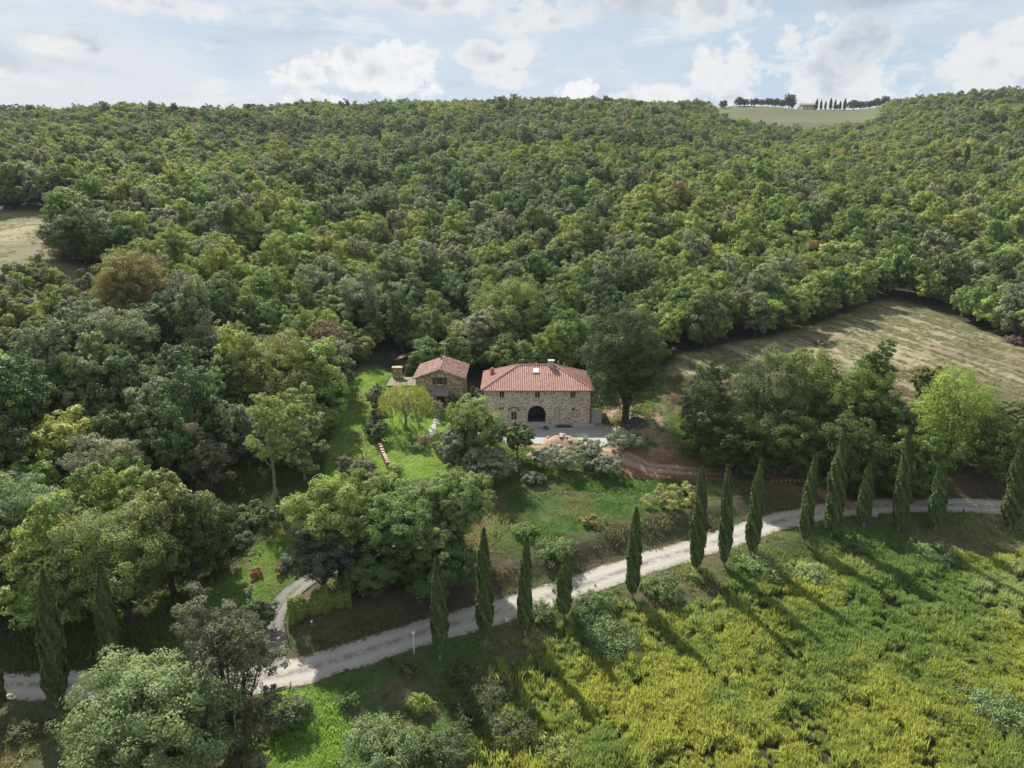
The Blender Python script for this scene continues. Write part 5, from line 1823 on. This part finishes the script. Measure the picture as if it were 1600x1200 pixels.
# ------------------------------------------------------------------ scrub beside the road
SCRUB = [  # u, v foot, height, width, colour, leaves, label
    (925, 958, 1.7, 4.6, (0.072, 0.096, 0.044), 5200, 'low bramble mound between the short stout cypress and the lone one'), (950, 1010, 1.9, 6.0, (0.082, 0.108, 0.054), 6500, 'wide pale bramble mound below the lone cypress'),
    (1035, 928, 1.5, 4.6, (0.075, 0.098, 0.044), 5000, 'bramble mound right of the lone cypress'), (1190, 892, 1.5, 5.2, (0.115, 0.140, 0.070), 5200, 'bramble mound behind the foot of the group of three cypresses'),
    (1265, 905, 1.3, 4.8, (0.125, 0.150, 0.070), 4800, 'pale mound of climbing weeds in the field below the slim junction cypress'), (1455, 872, 1.5, 5.0, (0.088, 0.115, 0.052), 4600, 'pale weed mound below the short right cypress'),
    (598, 1192, 2.1, 6.2, (0.090, 0.112, 0.058), 9000, 'pale grey-green bush at the bottom edge, left of the field'), (455, 1128, 1.8, 3.4, (0.070, 0.085, 0.048), 4200, 'grey bush on the bright grass beside the dusky evergreen'),
    (745, 1115, 1.3, 5.0, (0.050, 0.052, 0.030), 3000, 'brownish scrub patch in the shade below the broad cypress'), (800, 1150, 1.4, 4.6, (0.055, 0.060, 0.032), 3200, 'dull scrub patch left of the field edge'),
    (655, 1112, 1.3, 2.2, (0.115, 0.140, 0.035), 2200, 'small yellow-green bush in the shaded grass below the white post'), (845, 965, 1.2, 3.0, (0.085, 0.100, 0.055), 2600, 'low grey scrub beside the short stout cypress'),
    (700, 1178, 1.4, 4.2, (0.060, 0.072, 0.036), 3200, 'dull green scrub at the bottom edge beside the pale bush'), (868, 1185, 1.2, 3.6, (0.120, 0.125, 0.050), 2600, 'yellow-tinged scrub at the bottom corner of the field'),
    (720, 1060, 0.8, 3.2, (0.060, 0.062, 0.034), 1800, 'low dry scrub at the foot of the broad cypress'), (1560, 1120, 1.4, 5.0, (0.100, 0.125, 0.065), 4200, 'green bramble mound in the field at the right edge'),
    (870, 865, 0.9, 4.6, (0.088, 0.120, 0.048), 3800, 'pale bramble on the grassy slope above the short cypress'), (820, 835, 0.9, 3.6, (0.080, 0.115, 0.040), 3000, 'leafy bramble on the slope behind the slim cypress'),
    (985, 690, 0.9, 3.4, (0.090, 0.150, 0.035), 2200, 'fresh green bush beside the dark rubble heap'), (1095, 905, 1.0, 2.8, (0.120, 0.140, 0.055), 1800, 'weed clump at the foot of the stout tall cypress'),
    (640, 1050, 0.7, 2.2, (0.058, 0.058, 0.034), 1100, 'dry scrub by the white post foot'), (1330, 856, 1.1, 4.2, (0.062, 0.090, 0.035), 2600, 'dark green scrub below the tallest cypress'), (780, 1085, 1.0, 3.0, (0.058, 0.062, 0.036), 1500, 'bare brown scrub below the second cypress'),
    (40, 1150, 0.9, 3.4, (0.062, 0.062, 0.036), 1600, 'dry brown scrub left of the silvery round tree'), (545, 1100, 0.7, 1.8, (0.060, 0.090, 0.030), 900, 'grass clump behind the wooden post'),
]
for k, (u, v, h, w, col, nl, lab) in enumerate(SCRUB):
    col = (col[0] * 0.72, col[1] * 0.82, col[2] * 0.66)
    small_tree('bramble_bush', u, v, h, w, col, lab, 'shrub', 700 + k, nl, 0.12, 0.0, 0.10, 34, 'brambles and scrub around the road')

# field weeds taller mounds left out of the count; hedge by the gate
def hedge():
    a, b = G(450, 968), G(548, 938)
    t = empty('garden_hedge', a, 'yellow-green hedge beside the gate under the clump of oaks', 'hedge')
    rng = np.random.default_rng(31)
    n = 12000
    L = (b - a).length
    d = (b - a) / L
    s = rng.uniform(0, L, n)
    th = rng.uniform(-0.4, math.pi + 0.4, n)
    bump = 1 + 0.25 * np.sin(s * 2.3) + 0.15 * np.sin(s * 5.1 + 1)
    r = 0.85 * bump * rng.uniform(0.85, 1.1, n)
    side = np.cos(th) * r
    side_v = np.array([-d.y, d.x])
    px = d.x * s + side_v[0] * side
    py = d.y * s + side_v[1] * side
    gz = h_ground(px + a.x, py + a.y) - a.z
    pz = gz + np.maximum(np.sin(th), 0) * r * 1.6 + rng.uniform(0, 0.5, n)
    nr = np.stack([side_v[0] * np.cos(th), side_v[1] * np.cos(th), np.sin(th)], 1) + rng.normal(size=(n, 3)) * 0.5
    V, F = leaves(rng, np.stack([px, py, pz], 1), nr, rng.uniform(0.06, 0.14, n))
    c = link('foliage', np_mesh('hedge_foliage', V, F, M_LEAF, rng.random(n)), t)
    c.color = (0.125, 0.175, 0.035, 1)
    return a, b


hedge()


def gate():
    a, b = G(424, 1003), G(448, 992)
    t = empty('field_gate', a, 'low wooden gate closing the lane beside the hedge', 'gate')
    d = b - a
    for p in (Vector((0, 0, 0)), d):
        MB().tube(p + Vector((0, 0, -0.3)), p + Vector((0, 0, 1.35)), 0.07).build('post', M_WOODF, t)
    g = MB()
    for z in (0.35, 0.75, 1.15):
        g.tube(Vector((0, 0, z)), d + Vector((0, 0, z)), 0.035)
    g.tube(Vector((0, 0, 0.35)), d + Vector((0, 0, 1.15)), 0.03)
    g.build('rails', M_WOODF, t)


gate()


def wire_fence():
    t = empty('wire_fence', G(470, 985), 'thin post and wire fence along the hedge foot', 'fence')
    base = t.location
    pts = [G(u, v) for u, v in ((452, 990), (482, 978), (512, 966), (540, 955), (568, 946))]
    for p in pts:
        q = p - base
        MB().tube(q + Vector((0, 0, -0.2)), q + Vector((0, 0, 1.15)), 0.04).build('post', M_WOOD, t)
    w = MB()
    for z in (0.5, 0.85, 1.15):
        for p, q in zip(pts[:-1], pts[1:]):
            w.tube(p - base + Vector((0, 0, z)), q - base + Vector((0, 0, z)), 0.005, seg=4)
    w.build('wire', M_WOOD, t)


wire_fence()


def posts():
    g = G(647, 1021)
    t = empty('road_post', g, 'slim white post with a small plate beside the road, left of the broad cypress', 'post')
    MB().tube((0, 0, -0.3), (0, 0, 2.3), 0.045, 0.045).build('pole', M_WHITE, t)
    MB().box((0, -0.03, 2.2), (0.34, 0.03, 0.26), bevel=0.01).build('plate', M_WHITE, t)
    g = G(544, 1068)
    t = empty('wooden_post', g, 'short dark wooden post with a box top on the grass edge of the road', 'post')
    MB().tube((0, 0, -0.3), (0, 0, 1.35), 0.055, 0.05).build('pole', M_WOODF, t)
    MB().box((0, 0, 1.42), (0.34, 0.26, 0.34), bevel=0.02).build('box', M_WOOD, t)
    g = G(1504, 806)
    t = empty('wooden_post', g, 'short dark post on the near road edge between the two right cypresses', 'post')
    MB().tube((0, 0, -0.3), (0, 0, 1.0), 0.09, 0.08).build('pole', M_WOOD, t)
    g = G(488, 985)
    t = empty('marker_stake', g, 'small stake with pale top on the brown bank below the hedge', 'post')
    MB().tube((0, 0, -0.3), (0, 0, 0.9), 0.035).build('pole', M_WOODF, t)
    MB().box((0, 0, 0.95), (0.16, 0.16, 0.16), bevel=0.02).build('cap', M_WHITE, t)
    # garden fence stakes
    for k, (u, v, h) in enumerate([(561, 632, 1.8), (563, 655, 1.8), (567, 674, 2.0), (571, 690, 1.8), (563, 706, 2.0), (567, 718, 1.4), (574, 730, 2.4)]):
        q = G(u, v)
        lab = ['topmost fence stake on the lawn', 'second fence stake down the lawn', 'third fence stake down the lawn', 'fourth fence stake by the low dark bush', 'fifth fence stake down the lawn', 'sixth fence stake down the lawn',
               'lowest and tallest fence stake near the brick wall'][k]
        tag(MB().tube((0, 0, -0.3), (0.12 * math.sin(k), 0, h), 0.05, 0.04).build('fence_stake', M_WOOD, None, q), lab + ' left of the garden', 'stake', 'fence stakes on the garden lawn')
    # white tape fence by the junction
    pts = [G(u, 756 - 0.02 * (u - 1205)) for u in range(1206, 1268, 7)]
    t = empty('tape_fence', pts[0], 'low fence of white-tipped stakes on the slope left of the junction', 'fence')
    for p in pts:
        MB().tube(p - pts[0] + Vector((0, 0, -0.2)), p - pts[0] + Vector((0, 0, 0.5)), 0.025).box(p - pts[0] + Vector((0, 0, 0.52)), (0.16, 0.12, 0.12)).build('post', M_CONC, t)
    w = MB()
    for p, q in zip(pts[:-1], pts[1:]):
        w.tube(p - pts[0] + Vector((0, 0, 0.45)), q - pts[0] + Vector((0, 0, 0.45)), 0.004, seg=4)
    w.build('tape', M_WHITE, t)
    g = G(1366, 806)
    mb = MB()
    mb.box((0, 0, 0.2), (0.8, 0.4, 0.5), bevel=0.05)
    mb.box((0, 0, 0.47), (0.9, 0.5, 0.07), bevel=0.02)
    tag(mb.build('stone_block', M_CONC, None, g), 'pale block on the road edge beside the shortest cypress', 'block')
    g = G(1267, 770)
    t = empty('letter_post', g, 'post with a pale box on top at the drive mouth', 'post')
    MB().tube((0, 0, -0.3), (0, 0, 1.4), 0.06).build('pole', M_WOODF, t)
    MB().box((0, 0, 1.5), (0.4, 0.35, 0.45), bevel=0.03).build('box', M_WHITE, t)


posts()


def garden_things():
    rnd = random.Random(4)
    # brick retaining wall
    a, b = G(594, 702), G(607, 733)
    t = empty('brick_wall', a, 'low reddish brick wall running down beside the garden hedge', 'wall')
    d = b - a
    n = 9
    mb = MB()
    cp = MB()
    for k in range(n):
        p = d * ((k + 0.5) / n)
        z = hz(a.x + p.x, a.y + p.y) - a.z
        ang = math.atan2(d.y, d.x)
        mb.box((p.x, p.y, z + 0.3), (d.xy.length / n - 0.004, 0.4, 1.3), ang)
        cp.box((p.x, p.y, z + 0.98), (d.xy.length / n - 0.02, 0.5, 0.07), ang)
    mb.build('wall', M_BRICK, t)
    cp.build('coping', M_TILE2, t)
    # stone path
    for k in range(13):
        q = G(684 - 0.85 * k - 2 * math.sin(k), 648 + 2.6 * k)
        r = MB().rock((0, 0, 0.02), rnd.uniform(0.45, 0.7), rnd, 0.16).build('path_stone', M_CONC, None, q)
        tag(r, ('topmost' if k == 0 else 'lowest' if k == 12 else ORD[k + 1]) + ' pale flat stone of the garden path, counted down from the cottage', 'stepping stone', 'stones of the garden path')
    # log pile before the cottage
    g = G(658, 639)
    t = empty('wood_pile', g, 'stacked pale cut logs under a low cover beside the cottage door', 'wood pile')
    mb = MB()
    for i in range(9):
        for j in range(4):
            mb.tube((-1.4 + i * 0.32 + (j % 2) * 0.15, -0.45, 0.15 + j * 0.27), (-1.4 + i * 0.32 + (j % 2) * 0.15, 0.45, 0.15 + j * 0.27), 0.15, 0.14, 7)
    mb.build('logs', simple('cut_logs', (0.42, 0.36, 0.29), 0.9, 0.3, 3), t)
    MB().box((-0.05, 0, 1.2), (3.2, 1.2, 0.06), m=Matrix.Rotation(0.08, 4, 'X')).build('cover', M_WOOD, t)
    # garden table
    g = G(652, 704)
    t = empty('garden_table', g, 'small grey stone table at the lower end of the lawn', 'table')
    MB().box((0, 0, 0.72), (1.4, 0.8, 0.08), bevel=0.02).build('table_top', M_CONC, t)
    for xx in (-0.45, 0.45):
        MB().box((xx, 0, 0.33), (0.14, 0.6, 0.7), bevel=0.02).build('leg', M_CONC, t)
    # building-site heaps
    def heap(name, u, v, r, h, m, label, cat, stones=0, ms=None, seed=0):
        g = G(u, v)
        rg = random.Random(seed)
        t = empty(name, g, label, cat)
        n = 28
        rr = np.linspace(0, 1, 9)
        V, F = [], []
        for i, q in enumerate(rr):
            for k in range(n):
                an = 2 * math.pi * k / n
                R2 = r * q * (1 + 0.18 * math.sin(3 * an + seed) + 0.1 * math.sin(7 * an + 2 * seed))
                x, y = R2 * math.cos(an), R2 * math.sin(an) * 0.75
                z = hz(g.x + x, g.y + y) - g.z + h * (1 - q ** 1.4) * (0.85 + 0.3 * float(fbm(np.array([x * 1.0]), np.array([y]), 1.1, 3, seed)[0])) - 0.06 * q
                V.append((x, y, z))
        for i in range(8):
            for k in range(n):
                F.append((i * n + k, i * n + (k + 1) % n, (i + 1) * n + (k + 1) % n, (i + 1) * n + k))
        link('mound', np_mesh(name + '_mound', np.array(V), np.array(F), m, smooth=True), t)
        for k in range(stones):
            a = rg.uniform(0, 6.28)
            q = rg.uniform(0.1, 1.0)
            x, y = r * q * math.cos(a), r * q * math.sin(a) * 0.75
            MB().rock((x, y, hz(g.x + x, g.y + y) - g.z + h * (1 - q ** 1.4) + 0.05), rg.uniform(0.18, 0.42), rg).build('stone', ms or M_ROCK, t)
    heap('soil_heap', 880, 690, 3.4, 0.9, M_SOIL, 'wide heap of orange soil across the yard from the arch', 'heap', 10, None, 3)
    heap('soil_heap', 848, 712, 2.2, 0.7, M_SOIL, 'smaller orange soil heap between the olives below the yard', 'heap', 6, None, 5)
    heap('gravel_heap', 912, 681, 1.2, 0.45, M_CONC, 'little pale gravel heap right of the wide soil heap', 'heap', 0, None, 6)
    heap('rubble_heap', 994, 663, 2.0, 1.0, M_ROCKD, 'dark rubble heap under the big oak', 'heap', 26, M_ROCKD, 7)
    heap('rubble_heap', 962, 674, 2.2, 0.5, M_ROCK, 'scattered pale rubble between the farmhouse corner and the dark heap', 'heap', 22, M_ROCK, 8)
    # pallets and materials on the yard by the wall
    g = G(847, 668)
    t = empty('building_pallet', g, 'low pallet of grey blocks standing before the wide arch', 'pallet')
    mb = MB()
    for i in range(4):
        mb.box((-0.45 + 0.3 * i, 0, 0.07), (0.12, 1.0, 0.12))
    mb.build('pallet_boards', M_WOODF, t)
    mb = MB()
    for i in range(4):
        for j in range(2):
            mb.box((-0.42 + 0.28 * i, -0.25 + 0.5 * j, 0.27), (0.26, 0.46, 0.26), bevel=0.01)
    mb.build('blocks', M_CONC, t)
    g = G(880, 667)
    mb = MB()
    rg = random.Random(2)
    for k in range(9):
        y = rg.uniform(-0.5, 0.5)
        mb.box((rg.uniform(-0.4, 0.4), y, 0.06 + 0.09 * (k % 3)), (2.4, 0.16, 0.05), rg.uniform(-0.12, 0.12))
    tag(mb.build('plank_stack', M_WOOD, None, g), 'loose stack of dark planks on the yard near the small arched door', 'planks')
    g = G(852, 672)
    t = empty('wheelbarrow', g, 'dark wheelbarrow on the yard in front of the arch', 'wheelbarrow')
    mb = MB()
    mb.prism([(-0.35, 0.62), (0.35, 0.62), (0.2, 0.3), (-0.25, 0.3)], lambda p, k: (p[0], -0.28 + 0.56 * k, p[1]))
    mb.build('tray', M_ROCKD, t)
    MB().tube((0.45, -0.05, 0.2), (0.45, 0.05, 0.2), 0.2, 0.2, 14).build('wheel', M_DARK, t)
    mb = MB()
    for s in (-0.22, 0.22):
        mb.tube((0.45, s * 0.3, 0.2), (-0.9, s, 0.6), 0.022, seg=6)
        mb.tube((-0.3, s, 0.45), (-0.35, s, 0.0), 0.02, seg=6)
    mb.build('handles', M_METAL, t)


garden_things()


# ------------------------------------------------------------------ the farm on the far ridge
def far_farm():
    def at(u, Y):
        d = pix_dir(u, 165)
        x = d[0] / d[1] * Y
        return Vector((x, Y, hz(x, Y)))
    g = at(1262, 915) - Vector((0, 0, 1.6))
    t = empty('ridge_farmhouse', g, 'distant pale farmhouse on the skyline ridge, half hidden by cypresses', 'house')
    MB().box((0, 0, 3.0), (16, 10, 8.0)).build('wall', M_PLASTER, t)
    r = MB()
    r.prism([(-6, 6.9), (0, 9.4), (6, 6.9), (6, 6.6), (-6, 6.6)], lambda p, k: (-8.8 + 17.6 * k, p[0], p[1]))
    r.build('roof', M_STONE2, t)
    for k in range(4):
        MB().box((-6 + 4 * k, -5.02, 4.6), (1.2, 0.1, 1.6)).build('window', M_DARK, t)
    g = at(1250, 895)
    t = empty('parked_van', g, 'tiny white van parked below the ridge farmhouse', 'van')
    MB().prism([(-2.6, 0.35), (2.6, 0.35), (2.6, 1.2), (1.7, 1.4), (1.2, 2.4), (-2.6, 2.4)], lambda p, k: (p[0], -1 + 2 * k, p[1])).build('body', M_WHITE, t)
    for xx in (-1.7, 1.7):
        for yy in (-0.95, 0.95):
            MB().tube((xx, yy - 0.12, 0.36), (xx, yy + 0.12, 0.36), 0.38, 0.38, 10).build('wheel', M_DARK, t)
    k = 0
    far = [crown_mesh('ridge_crown', 800 + q, rx=4.5, rz=3.4, zc=4.6, nblob=34, rb=1.6, leaf=0.42, nleaf=2600)[0] for q in range(3)]
    V, F = tube_np([(0, 0, -0.5), (0, 0, 3), (0.2, 0, 5)], [0.4, 0.3, 0.15], 6)
    trunk = np_mesh('ridge_trunk', V, F, M_BARK, smooth=True)
    spec = [(1130, 900, 1.0), (1155, 905, 1.1), (1163, 912, 1.2), (1178, 905, 1.25), (1190, 912, 1.0), (1200, 905, 1.1), (1211, 912, 1.15), (1222, 905, 0.95), (1233, 912, 1.6), (1334, 910, 1.55), (1345, 916, 1.2), (1358, 905, 1.1),
            (1370, 912, 1.2), (1382, 905, 1.15), (1100, 905, 1.0), (1080, 900, 1.1), (1060, 905, 1.0), (1040, 900, 1.05), (1020, 905, 1.0), (1308, 915, 0.9)]
    spec.sort()
    for k, (u, Y, s) in enumerate(spec):
        g = at(u, Y)
        pos = 'left of the ridge farmhouse' if u < 1262 else 'right of the ridge farmhouse'
        side = [q for q in spec if (q[0] < 1262) == (u < 1262)]
        t = empty('stone_pine', g, f'{ORD[side.index((u, Y, s)) + 1]} dark round tree from the left on the skyline {pos}', 'tree', 'dark trees along the far ridge')
        t.scale = (s, s, s * (0.8 + 0.5 * ((k * 29) % 7) / 7))
        c = link('crown', far[k % 3], t)
        c.color = (0.036, 0.052, 0.030, 1)
        link('trunk', trunk, t)
    cyp = [cypress_mesh('ridge_cypress_crown', 820 + q, 12, 1.6, 1500, 0.45) for q in range(2)]
    V, F = tube_np([(0, 0, -0.5), (0, 0, 1), (0, 0, 9)], [0.3, 0.25, 0.05], 6)
    ctr = np_mesh('ridge_cypress_trunk', V, F, M_BARK, smooth=True)
    us = [1238, 1276, 1283, 1290, 1298, 1305, 1313, 1320]
    for k, u in enumerate(us):
        g = at(u, 905 + 3 * (k % 3))
        lab = 'lone tiny cypress left of the ridge farmhouse' if k == 0 else f'{ORD[k]} tiny cypress in the row right of the ridge farmhouse'
        t = empty('ridge_cypress', g, lab, 'cypress', 'cypresses beside the ridge farmhouse')
        s = 0.75 + 0.35 * ((k * 37) % 10) / 10
        t.scale = (s, s, s)
        c = link('crown', cyp[k % 2], t)
        c.color = (0.036, 0.052, 0.026, 1)
        link('trunk', ctr, t)


far_farm()


def hill_details():
    # a few dark columnar cypresses rising out of the wood
    for k, (u, Y, H, lab) in enumerate([(1186, 330, 15, 'dark columnar cypress alone in the wood above the cleared slope'), (1508, 345, 15, 'dark columnar cypress in the wood at the right, under the skyline shoulder'),
                                        (596, 420, 16, 'dark columnar cypress high in the wood over the cottage'), (950, 300, 13, 'small dark columnar cypress in the wood over the big dark oak')]):
        d = pix_dir(u, 260)
        x = d[0] / d[1] * Y
        t = empty('wood_cypress', (x, Y, hz(x, Y)), lab, 'cypress', 'cypresses standing in the wood')
        c = link('crown', cypress_mesh('wood_cypress_crown', 860 + k, H, 1.5, 4000, 0.28), t)
        c.color = (0.036, 0.056, 0.024, 1)
        V, F = tube_np([(0, 0, -0.5), (0, 0, 1), (0, 0, H * 0.8)], [0.25, 0.2, 0.05], 6)
        link('trunk', np_mesh('wood_cypress_trunk', V, F, M_BARK, smooth=True), t)
    for k, (u, v, h, w, lab) in enumerate([(1582, 537, 1.6, 4.0, 'brownish brush heap at the right end of the cleared slope'), (1560, 522, 1.0, 2.6, 'small brush heap above the larger one on the cleared slope'), (1282, 540, 0.8, 2.4, 'low brush tuft in the middle of the cleared slope')]):
        small_tree('brush_heap', u, v, h, w, (0.085, 0.066, 0.058), lab, 'shrub', 880 + k, 1600, 0.15, 0.0, 0.12, 20)


hill_details()


# ------------------------------------------------------------------ air
def haze():
    mb = MB()
    mb.box((0, 1000, 75), (2600, 2700, 190))
    m, T, out = mat('haze')
    v = T.n('ShaderNodeVolumePrincipled', {'Color': (0.80, 0.88, 1.0, 1), 'Density': 0.000065, 'Anisotropy': 0.0})
    T.set(out.inputs['Volume'], v.outputs[0])
    tag(mb.build('haze', m), 'thin pale haze in the air over the valley', 'haze', kind='stuff')


haze()
